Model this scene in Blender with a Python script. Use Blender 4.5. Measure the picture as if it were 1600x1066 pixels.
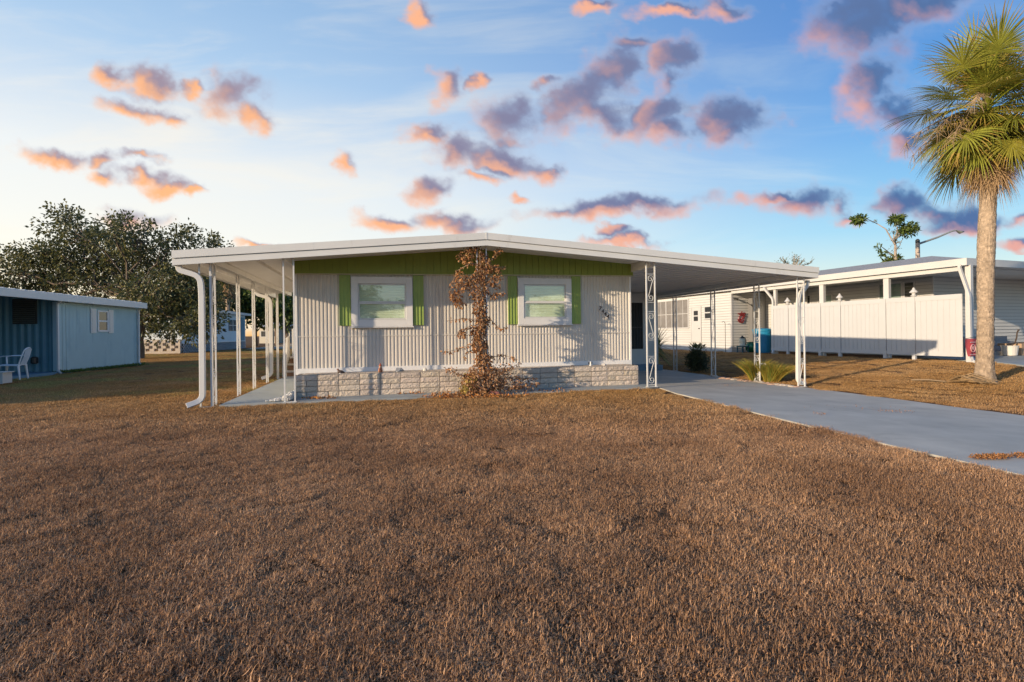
import bpy, math, random
from mathutils import Vector, Matrix, noise as mnoise
import numpy as np
R = math.radians
random.seed(7)
for o in list(bpy.data.objects): bpy.data.objects.remove(o, do_unlink=True)
S = bpy.context.scene
COL = S.collection

# ------------------------------------------------------------------ camera
EYE = 1.22
ROLL = R(.7)
cam_d = bpy.data.cameras.new('camera'); cam = bpy.data.objects.new('camera', cam_d); COL.objects.link(cam)
cam_d.lens = 18.0; cam_d.sensor_width = 36; cam_d.clip_end = 3000; cam_d.clip_start = .05
cam_d.shift_y = -13/1600
cam.location = (0, 0, EYE)
cam.rotation_mode = 'QUATERNION'
cam.rotation_quaternion = (Matrix.Rotation(R(90), 3, 'X') @ Matrix.Rotation(-ROLL, 3, 'Z')).to_quaternion()
S.camera = cam
S.render.resolution_x = 1024; S.render.resolution_y = 682
S.view_settings.view_transform = 'Standard'; S.view_settings.look = 'None'
S.view_settings.exposure = 0.2; S.view_settings.gamma = 1

# ------------------------------------------------------------------ sun and sky
SUN_AZ = R(35.7)      # direction the light travels, measured from +X towards +Y
SUN_EL = R(12.5)
sl = bpy.data.lights.new('sun', 'SUN'); so = bpy.data.objects.new('sun', sl); COL.objects.link(so)
sl.energy = 5.0; sl.angle = R(.6); sl.color = (1.0, .80, .56)
trav = Vector((math.cos(SUN_AZ)*math.cos(SUN_EL), math.sin(SUN_AZ)*math.cos(SUN_EL), -math.sin(SUN_EL)))
so.rotation_mode = 'QUATERNION'; so.rotation_quaternion = trav.to_track_quat('-Z', 'Y')
so.location = (-30, -20, 15)

def ray(px, py):
    dx, dy = px-800, py-520
    return ((dx*math.cos(ROLL)-dy*math.sin(ROLL))/800, 1.0, -(dx*math.sin(ROLL)+dy*math.cos(ROLL))/800)

SKY_K = .76
world = bpy.data.worlds.new('World'); S.world = world; world.use_nodes = True
def build_world():
    nt = world.node_tree; nt.nodes.clear()
    N = nt.nodes.new; L = nt.links.new
    def val(sock, v):
        if isinstance(v, (int, float)): sock.default_value = v
        elif isinstance(v, (tuple, list)): sock.default_value = v
        else: L(v, sock)
    def M(op, a, b=None, c=None, clamp=False):
        n = N('ShaderNodeMath'); n.operation = op; n.use_clamp = clamp
        val(n.inputs[0], a)
        if b is not None: val(n.inputs[1], b)
        if c is not None: val(n.inputs[2], c)
        return n.outputs[0]
    def V(op, a, b=None):
        n = N('ShaderNodeVectorMath'); n.operation = op
        val(n.inputs[0], a)
        if b is not None: val(n.inputs[1], b)
        return n.outputs['Value'] if op in ('LENGTH', 'DOT_PRODUCT') else n.outputs[0]
    def SS(x, a, b, o0=0., o1=1.):
        n = N('ShaderNodeMapRange'); n.interpolation_type = 'SMOOTHSTEP'
        val(n.inputs[0], x); n.inputs[1].default_value = a; n.inputs[2].default_value = b
        n.inputs[3].default_value = o0; n.inputs[4].default_value = o1
        return n.outputs[0]
    def MIX(f, a, b):
        n = N('ShaderNodeMix'); n.data_type = 'RGBA'
        val(n.inputs[0], f); val(n.inputs[6], a); val(n.inputs[7], b)
        return n.outputs[2]
    def ramp(x, stops):
        n = N('ShaderNodeValToRGB'); cr = n.color_ramp
        while len(cr.elements) < len(stops): cr.elements.new(.5)
        for e, (p, c) in zip(cr.elements, stops):
            e.position = p; e.color = tuple(((v/255.)**2.2) for v in c)+(1,)
        L(x, n.inputs[0]); return n.outputs[0]
    def noise(vec, scale, detail=5, rough=.55, dist=0.):
        n = N('ShaderNodeTexNoise'); n.inputs['Scale'].default_value = scale
        n.inputs['Detail'].default_value = detail; n.inputs['Roughness'].default_value = rough
        n.inputs['Distortion'].default_value = dist
        L(vec, n.inputs['Vector']); return n
    tc = N('ShaderNodeTexCoord'); d = V('NORMALIZE', tc.outputs['Generated'])
    sep = N('ShaderNodeSeparateXYZ'); L(d, sep.inputs[0]); x, y, z = sep.outputs
    hl = M('SQRT', M('ADD', M('MULTIPLY', x, x), M('ADD', M('MULTIPLY', y, y), 1e-5)))
    A = R(-62)
    s = M('DIVIDE', M('ADD', M('MULTIPLY', x, math.sin(A)), M('MULTIPLY', y, math.cos(A))), hl)
    warm = ramp(z, [(0.0, (255, 186, 96)), (.055, (255, 218, 150)), (.14, (254, 246, 232)), (.27, (244, 244, 240)), (.42, (176, 206, 236)), (.7, (90, 150, 210))])
    cool = ramp(z, [(0.0, (214, 208, 192)), (.07, (188, 206, 206)), (.16, (104, 178, 216)), (.30, (36, 138, 210)), (.45, (14, 108, 192)), (.8, (30, 95, 165))])
    base = MIX(SS(s, -.35, .95), cool, warm)
    # gnomonic coordinates around +Y: a point on the celestial sphere, the same from every standpoint
    ys = M('MAXIMUM', y, .03)
    gx = M('DIVIDE', x, ys); gz = M('DIVIDE', z, ys)
    cp = N('ShaderNodeCombineXYZ'); L(gx, cp.inputs[0]); L(gz, cp.inputs[1]); p = cp.outputs[0]
    front = SS(y, .08, .25)
    # cirrus streaks
    mp = N('ShaderNodeMapping'); mp.inputs['Rotation'].default_value = (0, 0, R(9)); mp.inputs['Scale'].default_value = (1.1, 5.5, 1); L(p, mp.inputs['Vector'])
    n1 = noise(mp.outputs[0], 1.6, 6, .58, .5)
    ci = SS(n1.outputs[0], .42, .74)
    ci = M('MULTIPLY', ci, SS(s, -.5, .9, .35, 1.))
    ci = M('MULTIPLY', ci, SS(gz, .75, .2, .35, 1.))
    ci = M('MULTIPLY', ci, front)
    base = MIX(ci, base, MIX(SS(s, 0, .9), tuple((v/255.)**2.2 for v in (206, 214, 214))+(1,), tuple((v/255.)**2.2 for v in (255, 245, 228))+(1,)))
    bg = N('ShaderNodeBackground'); L(base, bg.inputs[0]); bg.inputs[1].default_value = SKY_K
    sky = N('ShaderNodeTexSky'); sky.sky_type = 'NISHITA'; sky.sun_disc = False
    sky.sun_elevation = SUN_EL
    sd = -trav; sky.sun_rotation = math.atan2(sd.x, sd.y)
    bg2 = N('ShaderNodeBackground'); L(sky.outputs[0], bg2.inputs[0]); bg2.inputs[1].default_value = .05
    add = N('ShaderNodeAddShader'); L(bg.outputs[0], add.inputs[0]); L(bg2.outputs[0], add.inputs[1])
    out = N('ShaderNodeOutputWorld'); L(add.outputs[0], out.inputs[0])
build_world()
world.cycles.sampling_method = 'MANUAL'; world.cycles.sample_map_resolution = 512

# ------------------------------------------------------------------ clouds: a far cloud layer on the celestial dome
PUFFS = [
  (180,118,34,15,10),(235,132,36,18,10),(300,132,20,11,15),(372,150,52,32,0),(398,180,24,15,25),(215,172,55,13,12),(268,184,26,12,10),
  (90,244,52,12,8),(160,250,34,12,0),(165,280,28,12,12),(225,274,50,12,10),(265,291,30,10,5),(215,245,30,8,5),(300,298,14,6,0),
  (700,135,26,20,-30),(748,130,15,9,-30),(540,256,20,13,60),
  (795,186,56,34,-22),(855,135,26,12,-10),(900,150,62,30,-30),(955,105,50,32,-45),(985,66,34,12,8),(930,182,52,22,0),
  (1055,92,46,26,-30),(1040,130,34,18,-45),(1020,175,52,22,-28),(1045,205,42,20,0),(1125,182,58,34,5),(1135,208,38,22,0),
  (668,207,30,12,0),(712,240,46,20,12),(790,250,54,17,10),(848,262,28,12,12),(672,291,42,17,-5),(760,276,26,8,8),(815,306,19,6,8),
  (605,348,42,11,12),(712,346,52,13,0),(950,328,112,13,-2),(880,332,42,11,0),(1010,322,48,11,0),(955,366,20,6,5),(970,382,62,8,3),(400,382,40,6,-3),
  (1340,25,92,48,0),(1440,8,82,26,0),(1370,125,48,36,10),(1395,165,50,30,10),(1420,215,34,24,0),(1260,315,52,19,-6),(1215,305,40,9,-12),(1320,325,26,22,20),
  (1410,322,60,20,-4),(1470,330,50,18,0),(1495,342,60,16,-2),(1330,350,34,8,0),(1590,340,30,10,0),(1590,378,30,8,0),(200,342,46,11,0),(1585,250,40,30,0),(1130,10,38,14,0),(1050,12,40,8,0),(660,18,16,14,30),(930,4,26,8,0),
]

def vnoise(x, y, seed):
    xi = np.floor(x).astype(np.int64); yi = np.floor(y).astype(np.int64); xf = x-xi; yf = y-yi
    def h(a, b):
        n = (a*374761393+b*668265263+seed*982451653) & 0x7fffffff
        n = ((n ^ (n >> 13))*1274126177) & 0x7fffffff
        return ((n ^ (n >> 16)) & 0xffff)/65535.
    u = xf*xf*xf*(xf*(xf*6-15)+10); v = yf*yf*yf*(yf*(yf*6-15)+10)
    return (h(xi, yi)*(1-u)+h(xi+1, yi)*u)*(1-v)+(h(xi, yi+1)*(1-u)+h(xi+1, yi+1)*u)*v
def fbm(x, y, sc, oc, seed, rough=.55):
    t = 0; a = 1; n = 0
    for o in range(oc):
        t = t+a*(vnoise(x*sc+17.3*o, y*sc+9.1*o, seed+o)-.5); n += a; a *= rough; sc *= 2.03
    return t/n
def build_clouds():
    st = 2.0
    px = np.arange(-30, 1632, st); py = np.arange(-40, 400, st); PX, PY = np.meshgrid(px, py)
    cr, sr = math.cos(ROLL), math.sin(ROLL)
    dx = PX-800; dy = PY-520; GX = (dx*cr-dy*sr)/800; GZ = -(dx*sr+dy*cr)/800
    wx = fbm(GX, GZ*1.15, 13, 6, 3, .58); wz = fbm(GX, GZ*1.15, 13, 6, 51, .58)
    nn = fbm(GX, GZ*1.2, 12, 6, 99, .56)
    X = GX+wx*.075; Z = GZ+wz*.06
    def field(X, Z):
        acc = None
        for (cx, cy, rx, ry, a) in PUFFS:
            r0 = ray(cx, cy); ca, sa = math.cos(R(-a)), math.sin(R(-a))
            ex, ez = X-r0[0], Z-r0[2]
            l = np.sqrt(((ex*ca+ez*sa)/(rx*1.2/800))**2+((-ex*sa+ez*ca)/(ry*1.32/800))**2)
            if acc is None: acc = l
            else:
                h = np.maximum(.22-np.abs(acc-l), 0)/.22; acc = np.minimum(acc, l)-h*h*h*.22/6
        return acc
    f0 = field(X, Z); f1 = field(X-.026, Z-.012)
    thick = 1.32-f0+nn*1.5
    sm = lambda x, a, b: (lambda t: t*t*(3-2*t))(np.clip((x-a)/(b-a), 0, 1))
    dens = sm(thick, -.05, 1.15)**.95
    lit = (f1-f0)*.9+nn*1.3-np.maximum(thick-.3, 0)*.5
    lit = sm(lit, -.30, .50)
    ny, nx = PX.shape
    use = np.zeros((ny, nx), bool); q = dens > .004
    use |= q; use[1:] |= q[:-1]; use[:-1] |= q[1:]; use[:, 1:] |= q[:, :-1]; use[:, :-1] |= q[:, 1:]
    face = use[:-1, :-1] & use[1:, :-1] & use[:-1, 1:] & use[1:, 1:]
    vu = np.zeros((ny, nx), bool); vu[:-1, :-1] |= face; vu[1:, :-1] |= face; vu[:-1, 1:] |= face; vu[1:, 1:] |= face
    idx = -np.ones((ny, nx), np.int64); idx[vu] = np.arange(vu.sum())
    D = np.stack([GX, np.ones_like(GX), GZ], -1); D = D/np.linalg.norm(D, axis=-1, keepdims=True)*1900
    co = D[vu]; jj, ii = np.nonzero(face)
    F = np.stack([idx[jj, ii], idx[jj+1, ii], idx[jj+1, ii+1], idx[jj, ii+1]], -1)
    me = bpy.data.meshes.new('sky'); me.from_pydata(co.tolist(), [], F.tolist())
    for nm, arr in (('dens', dens), ('lit', lit)):
        at = me.attributes.new(nm, 'FLOAT', 'POINT'); at.data.foreach_set('value', arr[vu].astype(np.float32))
    m = bpy.data.materials.new('cloud_layer'); m.use_nodes = True; nt = m.node_tree; nt.nodes.clear(); N = nt.nodes.new; L = nt.links.new
    L8 = lambda c: tuple((v/255.)**2.2 for v in c)+(1,)
    geo = N('ShaderNodeNewGeometry'); sp = N('ShaderNodeSeparateXYZ'); L(geo.outputs['Position'], sp.inputs[0])
    mr = N('ShaderNodeMapRange'); L(sp.outputs[0], mr.inputs[0]); mr.inputs[1].default_value = -900; mr.inputs[2].default_value = 1100
    def mix(f, a, b):
        n = N('ShaderNodeMix'); n.data_type = 'RGBA'
        for k, v in ((0, f), (6, a), (7, b)):
            if isinstance(v, tuple): n.inputs[k].default_value = v
            else: L(v, n.inputs[k])
        return n.outputs[2]
    ad = N('ShaderNodeAttribute'); ad.attribute_name = 'dens'; al = N('ShaderNodeAttribute'); al.attribute_name = 'lit'
    cool = mix(mr.outputs[0], L8((156, 142, 158)), L8((84, 112, 158))); warm = mix(mr.outputs[0], L8((254, 184, 132)), L8((226, 166, 156)))
    thin = N('ShaderNodeMapRange'); L(ad.outputs['Fac'], thin.inputs[0]); thin.inputs[1].default_value = .1; thin.inputs[2].default_value = .75
    cool = mix(thin.outputs[0], L8((178, 184, 204)), cool)
    em = N('ShaderNodeEmission'); L(mix(al.outputs['Fac'], cool, warm), em.inputs[0]); em.inputs[1].default_value = .95
    tr = N('ShaderNodeBsdfTransparent'); ms = N('ShaderNodeMixShader'); L(ad.outputs['Fac'], ms.inputs[0]); L(tr.outputs[0], ms.inputs[1]); L(em.outputs[0], ms.inputs[2])
    o_ = N('ShaderNodeOutputMaterial'); L(ms.outputs[0], o_.inputs[0])
    m.cycles.emission_sampling = 'NONE'
    me.materials.append(m); o = bpy.data.objects.new('sky', me); COL.objects.link(o); o['kind'] = 'structure'
build_clouds()

# ------------------------------------------------------------------ materials
MATS = {}
def mat(name, col, rough=.6, spec=.5, metal=0., var=.0, vscale=6., bump=0., bscale=40., col2=None, tint=False, trans=0., stain=None, bdist=.01):
    if name in MATS: return MATS[name]
    m = bpy.data.materials.new(name); MATS[name] = m; m.use_nodes = True
    nt = m.node_tree; b = nt.nodes['Principled BSDF']; L = nt.links.new; N = nt.nodes.new
    b.inputs['Roughness'].default_value = rough; b.inputs['Metallic'].default_value = metal
    b.inputs['Specular IOR Level'].default_value = spec
    c = None
    tcn = N('ShaderNodeTexCoord'); geo = N('ShaderNodeNewGeometry')
    def rgb(v): return (v[0], v[1], v[2], 1)
    cur = None
    if var > 0 or col2:
        n = N('ShaderNodeTexNoise'); n.inputs['Scale'].default_value = vscale; n.inputs['Detail'].default_value = 6; n.inputs['Roughness'].default_value = .6
        L(geo.outputs['Position'], n.inputs['Vector'])
        mr = N('ShaderNodeMapRange'); L(n.outputs[0], mr.inputs[0]); mr.inputs[1].default_value = .32; mr.inputs[2].default_value = .68
        mx = N('ShaderNodeMix'); mx.data_type = 'RGBA'; L(mr.outputs[0], mx.inputs[0])
        a = tuple(v*(1-var) for v in col); d = col2 if col2 else tuple(min(1, v*(1+var)) for v in col)
        mx.inputs[6].default_value = rgb(a); mx.inputs[7].default_value = rgb(d); cur = mx.outputs[2]
    if stain:
        n = N('ShaderNodeTexNoise'); n.inputs['Scale'].default_value = stain[1]; n.inputs['Detail'].default_value = 8; n.inputs['Roughness'].default_value = .68
        mp = N('ShaderNodeMapping'); mp.inputs['Scale'].default_value = stain[4] if len(stain) > 4 else (1, 1, 1); L(geo.outputs['Position'], mp.inputs['Vector']); L(mp.outputs[0], n.inputs['Vector'])
        mr = N('ShaderNodeMapRange'); L(n.outputs[0], mr.inputs[0]); mr.inputs[1].default_value = stain[2]; mr.inputs[2].default_value = stain[3]
        mx = N('ShaderNodeMix'); mx.data_type = 'RGBA'; L(mr.outputs[0], mx.inputs[0])
        if cur: L(cur, mx.inputs[6])
        else: mx.inputs[6].default_value = rgb(col)
        mx.inputs[7].default_value = rgb(stain[0]); cur = mx.outputs[2]
    if tint:
        at = N('ShaderNodeAttribute'); at.attribute_name = 'tint'
        mx = N('ShaderNodeMix'); mx.data_type = 'RGBA'; mx.blend_type = 'MULTIPLY'; mx.inputs[0].default_value = 1
        if cur: L(cur, mx.inputs[6])
        else: mx.inputs[6].default_value = rgb(col)
        L(at.outputs['Color'], mx.inputs[7]); cur = mx.outputs[2]
    if cur: L(cur, b.inputs['Base Color'])
    else: b.inputs['Base Color'].default_value = rgb(col)
    if bump > 0:
        n = N('ShaderNodeTexNoise'); n.inputs['Scale'].default_value = bscale; n.inputs['Detail'].default_value = 5
        L(geo.outputs['Position'], n.inputs['Vector'])
        bp = N('ShaderNodeBump'); bp.inputs['Strength'].default_value = bump; bp.inputs['Distance'].default_value = bdist
        L(n.outputs[0], bp.inputs['Height']); L(bp.outputs[0], b.inputs['Normal'])
    if trans > 0:
        t = N('ShaderNodeBsdfTranslucent'); 
        if cur: L(cur, t.inputs[0])
        else: t.inputs[0].default_value = rgb(col)
        ms = N('ShaderNodeMixShader'); ms.inputs[0].default_value = trans
        o = nt.nodes['Material Output']; L(b.outputs[0], ms.inputs[1]); L(t.outputs[0], ms.inputs[2]); L(ms.outputs[0], o.inputs[0])
    return m
def glass_mat(name='window_glass', gloss=.24, tintc=(.98, 1, .98)):
    if name in MATS: return MATS[name]
    m = bpy.data.materials.new(name); MATS[name] = m; m.use_nodes = True; nt = m.node_tree; nt.nodes.clear()
    N = nt.nodes.new; L = nt.links.new
    t = N('ShaderNodeBsdfTransparent'); t.inputs[0].default_value = tintc+(1,)
    g = N('ShaderNodeBsdfGlossy'); g.inputs['Roughness'].default_value = .02
    ms = N('ShaderNodeMixShader'); ms.inputs[0].default_value = gloss
    o = N('ShaderNodeOutputMaterial'); L(t.outputs[0], ms.inputs[1]); L(g.outputs[0], ms.inputs[2]); L(ms.outputs[0], o.inputs[0])
    return m

M_SIDING = mat('grey_siding', (.64, .59, .525), .45, var=.03, vscale=2, stain=((.42, .38, .34), 3, .56, .85, (1, 1, .25)))
M_WHITE = mat('white_paint', (.66, .65, .63), .35, var=.03, vscale=3)
M_FASCIA = mat('fascia_metal', (.70, .69, .66), .32, var=.035, vscale=1.5, stain=((.45, .42, .38), 5, .6, .85, (1, 1, .3)))
M_CEIL = mat('ceiling_pan', (.76, .74, .71), .45, var=.03, vscale=2)
M_GREEN = mat('green_paint', (.31, .41, .10), .5, var=.06, vscale=3)
M_GREENP = mat('green_panel', (.25, .32, .05), .5, var=.06, vscale=3)
M_TRIM = mat('window_trim', (.76, .745, .73), .4, var=.03)
M_BLIND = mat('green_blind', (.78, .88, .66), .6, var=.05, vscale=4)
M_CONC = mat('painted_concrete', (.43, .405, .355), .75, var=.14, vscale=1.3, bump=.25, bscale=60, stain=((.2, .19, .17), 1.4, .57, .80, (.6, 1.6, 1)), bdist=.004)
M_CONC2 = mat('pale_concrete', (.33, .36, .36), .7, var=.08, vscale=1.5, bump=.25, bscale=50, stain=((.2, .2, .19), 2, .55, .8), bdist=.004)
M_BLOCK = mat('split_block', (.56, .475, .39), .8, var=.10, vscale=14, bump=.9, bscale=34, tint=True, bdist=.02)
M_MORTAR = mat('mortar', (.24, .21, .18), .9, bump=.4, bscale=60)
M_IRON = mat('painted_iron', (.66, .655, .64), .4, var=.05, vscale=9, stain=((.3, .22, .16), 22, .66, .8))
M_VINYL = mat('white_vinyl', (.51, .51, .515), .35, var=.02, vscale=2)
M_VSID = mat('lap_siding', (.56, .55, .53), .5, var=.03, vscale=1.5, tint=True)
M_SHING = mat('shingles', (.32, .31, .30), .85, var=.35, vscale=9, bump=.6, bscale=50)
M_BLUE = mat('blue_wall', (.37, .52, .54), .55, var=.05, vscale=1.2, stain=((.22, .36, .42), 3, .52, .8, (1, 1, .3)))
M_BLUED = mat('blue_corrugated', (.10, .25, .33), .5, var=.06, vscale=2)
M_DARK = mat('dark_void', (.02, .022, .025), .6)
M_BLACK = mat('black_metal', (.03, .03, .03), .4)
M_BARK = mat('bark', (.16, .12, .09), .9, var=.3, vscale=10, bump=.8, bscale=30)
M_BARKP = mat('palm_bark', (.36, .27, .19), .9, var=.25, vscale=9, bump=.9, bscale=26, tint=True, bdist=.03)
M_LEAF = mat('oak_leaf', (.12, .125, .055), .5, tint=True, trans=.25)
M_LEAFG = mat('bright_leaf', (.10, .14, .03), .5, tint=True, trans=.3)
M_LEAFD = mat('dead_leaf', (.36, .215, .11), .75, tint=True, trans=.2)
M_PALM = mat('palm_leaf', (.25, .26, .05), .42, tint=True, trans=.22)
M_PALMD = mat('dead_frond', (.40, .28, .16), .8, tint=True, trans=.15)
M_GOLD = mat('gold_grass', (.20, .17, .04), .6, tint=True, trans=.3)
M_STEM = mat('dry_stem', (.30, .22, .15), .85, var=.2, vscale=20)
GL = glass_mat()
GLD = glass_mat('dark_glass', .22, (.35, .38, .38))

# ------------------------------------------------------------------ helpers
def tag(o, label=None, cat=None, group=None, kind=None):
    if label: o['label'] = label
    if cat: o['category'] = cat
    if group: o['group'] = group
    if kind: o['kind'] = kind
    return o
class Frame:
    """Ground frame turned by th: u runs right, v runs away from the camera."""
    def __init__(s, th): s.th = th; s.c = math.cos(th); s.s = math.sin(th)
    def w(s, u, v, z=0.): return Vector((u*s.c-v*s.s, u*s.s+v*s.c, z))
    def uv(s, P): return (P[0]*s.c+P[1]*s.s, -P[0]*s.s+P[1]*s.c)
    def on_v(s, px, py, v):
        r = ray(px, py); t = v/(-r[0]*s.s+r[1]*s.c); return (t*(r[0]*s.c+r[1]*s.s), EYE+r[2]*t)
    def on_u(s, px, py, u):
        r = ray(px, py); t = u/(r[0]*s.c+r[1]*s.s); return (t*(-r[0]*s.s+r[1]*s.c), EYE+r[2]*t)
FH = Frame(R(14.04))        # our house
FN = Frame(R(20.56))        # neighbour on the right
FW = Frame(0.)
def sstep(a, b, x):
    t = max(0., min(1., (x-a)/(b-a))); return t*t*(3-2*t)
NC = 18.74
def gz(x, y):
    u, v = FH.uv((x, y)); un, vn = FN.uv((x, y))
    d = -.12*sstep(5.2, 9.3, u)*(1-sstep(9.6, 12.2, u))
    rise = .15*sstep(NC-6.5, NC-.3, un)*sstep(-12, 6, vn)
    und = .02*mnoise.noise(Vector((x*.22, y*.22, 3.1))) + .008*mnoise.noise(Vector((x*.9, y*.9, 8)))
    k = sstep(9.0, 5.5, v) if -4 < u < 10 else 1.
    return d+rise+und*k
def G(px, py):
    z = 0.
    for i in range(12):
        r = ray(px, py); t = (z-EYE)/r[2]; x, y = r[0]*t, t; z = gz(x, y)
    return Vector((x, y, z))
def AT(px, py, Y):
    r = ray(px, py); return Vector((r[0]*Y, Y, EYE+r[2]*Y))

def root(name, label, cat, frame, o, group=None):
    e = bpy.data.objects.new(name, None); COL.objects.link(e); e.empty_display_size = .2
    e.location = frame.w(*o); e.rotation_euler = (0, 0, frame.th)
    tag(e, label, cat, group); e_o[e.name] = Vector(o); return e
e_o = {}
class MB:
    def __init__(s): s.v = []; s.f = []; s.t = []; s.ct = (1, 1, 1); s.m = []; s.cm = 0
    def add(s, vs, fs):
        b = len(s.v); s.v += [tuple(p) for p in vs]; s.f += [tuple(i+b for i in f) for f in fs]; s.t += [s.ct]*len(fs); s.m += [s.cm]*len(fs); return s
    def box(s, x0, x1, y0, y1, z0, z1):
        return s.add([(x0, y0, z0), (x1, y0, z0), (x1, y1, z0), (x0, y1, z0), (x0, y0, z1), (x1, y0, z1), (x1, y1, z1), (x0, y1, z1)],
                     [(3, 2, 1, 0), (4, 5, 6, 7), (0, 1, 5, 4), (1, 2, 6, 5), (2, 3, 7, 6), (3, 0, 4, 7)])
    def prism(s, pts, y0, y1):        # polygon in (x,z) extruded along y
        n = len(pts)
        return s.add([(p[0], y0, p[1]) for p in pts]+[(p[0], y1, p[1]) for p in pts],
                     [tuple(range(n)), tuple(range(2*n-1, n-1, -1))]+[(i+n, (i+1) % n+n, (i+1) % n, i) for i in range(n)])
    def slab(s, pts, z0, z1):         # polygon in (x,y) extruded along z
        n = len(pts)
        return s.add([(p[0], p[1], z0) for p in pts]+[(p[0], p[1], z1) for p in pts],
                     [tuple(range(n-1, -1, -1)), tuple(range(n, 2*n))]+[(i, (i+1) % n, (i+1) % n+n, i+n) for i in range(n)])
    def tube(s, pts, rad, n=8, flat=None, cap=True):
        pts = [Vector(p) for p in pts]; k = len(pts)
        if not isinstance(rad, (list, tuple)): rad = [rad]*k
        vs = []; up = None
        for i in range(k):
            d = (pts[min(i+1, k-1)]-pts[max(i-1, 0)])
            if d.length < 1e-9: d = Vector((0, 0, 1))
            d.normalize()
            if up is None:
                up = Vector((0, 0, 1)) if abs(d.z) < .9 else Vector((0, 1, 0))
            a = d.cross(up)
            if a.length < 1e-4: a = d.cross(Vector((1, 0, 0)))
            a.normalize(); b = a.cross(d); up = b
            for j in range(n):
                ph = 2*math.pi*j/n
                ra, rb = (rad[i], rad[i]) if flat is None else (rad[i]*flat[0], rad[i]*flat[1])
                if n == 4: ph += math.pi/4
                vs.append(pts[i]+a*math.cos(ph)*ra+b*math.sin(ph)*rb)
        fs = [(i*n+j, i*n+(j+1) % n, (i+1)*n+(j+1) % n, (i+1)*n+j) for i in range(k-1) for j in range(n)]
        if cap: fs += [tuple(range(n-1, -1, -1)), tuple(range((k-1)*n, k*n))]
        return s.add(vs, fs)
    def lathe(s, c, prof, n=16):      # prof [(r,z)]
        vs = []; k = len(prof)
        for r, z in prof:
            for j in range(n):
                a = 2*math.pi*j/n; vs.append((c[0]+r*math.cos(a), c[1]+r*math.sin(a), c[2]+z))
        fs = [(i*n+j, i*n+(j+1) % n, (i+1)*n+(j+1) % n, (i+1)*n+j) for i in range(k-1) for j in range(n)]
        fs += [tuple(range(n-1, -1, -1)), tuple(range((k-1)*n, k*n))]
        return s.add(vs, fs)
    def build(s, name, m, parent=None, o=None, smooth=False, bevel=0., auto=False, seg=2):
        if o is None: o = e_o[parent.name] if parent and parent.name in e_o else Vector((0, 0, 0))
        me = bpy.data.meshes.new(name)
        me.from_pydata([(p[0]-o[0], p[1]-o[1], p[2]-o[2]) for p in s.v], [], s.f)
        for mm in (m if isinstance(m, (list, tuple)) else [m]): me.materials.append(mm)
        if len(set(s.m)) > 1: me.polygons.foreach_set('material_index', s.m)
        if len(set(s.t)) > 1 or s.ct != (1, 1, 1):
            a = me.attributes.new('tint', 'FLOAT_COLOR', 'FACE')
            a.data.foreach_set('color', np.array([(t[0], t[1], t[2], 1) for t in s.t], dtype=np.float32).ravel())
        else:
            a = me.attributes.new('tint', 'FLOAT_COLOR', 'POINT')
            a.data.foreach_set('color', np.ones(len(s.v)*4, dtype=np.float32))
        if smooth: me.polygons.foreach_set('use_smooth', [True]*len(me.polygons))
        me.update()
        ob = bpy.data.objects.new(name, me); COL.objects.link(ob)
        if parent: ob.parent = parent; e_o[ob.name] = o
        if bevel > 0:
            md = ob.modifiers.new('b', 'BEVEL'); md.width = bevel; md.segments = seg; md.limit_method = 'ANGLE'; md.angle_limit = R(40)
        return ob
def place(o, frame, org):
    """top-level single mesh built in frame coordinates relative to org"""
    o.location = frame.w(*org); o.rotation_euler = (0, 0, frame.th); return o
def children(o): return [c for c in bpy.data.objects if c.parent == o]
def copy_tree(o, parent=None):
    c = o.copy(); COL.objects.link(c); c.parent = parent
    for ch in children(o): copy_tree(ch, c)
    return c
def frect(mb, x0, x1, z0, z1, w, y0, y1):   # rectangular frame, mitre free
    mb.box(x0, x0+w, y0, y1, z0, z1); mb.box(x1-w, x1, y0, y1, z0, z1)
    mb.box(x0+w, x1-w, y0, y1, z0, z0+w); mb.box(x0+w, x1-w, y0, y1, z1-w, z1)

# ------------------------------------------------------------------ ground, drive, paths
def sheet(name, poly, dz, m, step=.35, kind='structure'):
    """flat polygon cut into a grid that follows the ground (convex polygons in world x,y)"""
    me = bpy.data.meshes.new(name); import bmesh
    bm = bmesh.new(); bm.faces.new([bm.verts.new((p[0], p[1], 0)) for p in poly])
    xs = [p[0] for p in poly]; ys = [p[1] for p in poly]
    for ax, lo, hi in ((0, min(xs), max(xs)), (1, min(ys), max(ys))):
        k = lo+step
        while k < hi:
            co = [0, 0, 0]; co[ax] = k; no = [0, 0, 0]; no[ax] = 1
            bmesh.ops.bisect_plane(bm, geom=bm.verts[:]+bm.edges[:]+bm.faces[:], plane_co=co, plane_no=no); k += step
    for v in bm.verts: v.co.z = gz(v.co.x, v.co.y)+dz
    r = bmesh.ops.extrude_face_region(bm, geom=bm.faces[:])
    for v in [g for g in r['geom'] if isinstance(g, bmesh.types.BMVert)]: v.co.z -= .12
    bmesh.ops.recalc_face_normals(bm, faces=bm.faces[:])
    bm.to_mesh(me); bm.free(); me.materials.append(m)
    o = bpy.data.objects.new(name, me); COL.objects.link(o); o['kind'] = kind; return o

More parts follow.
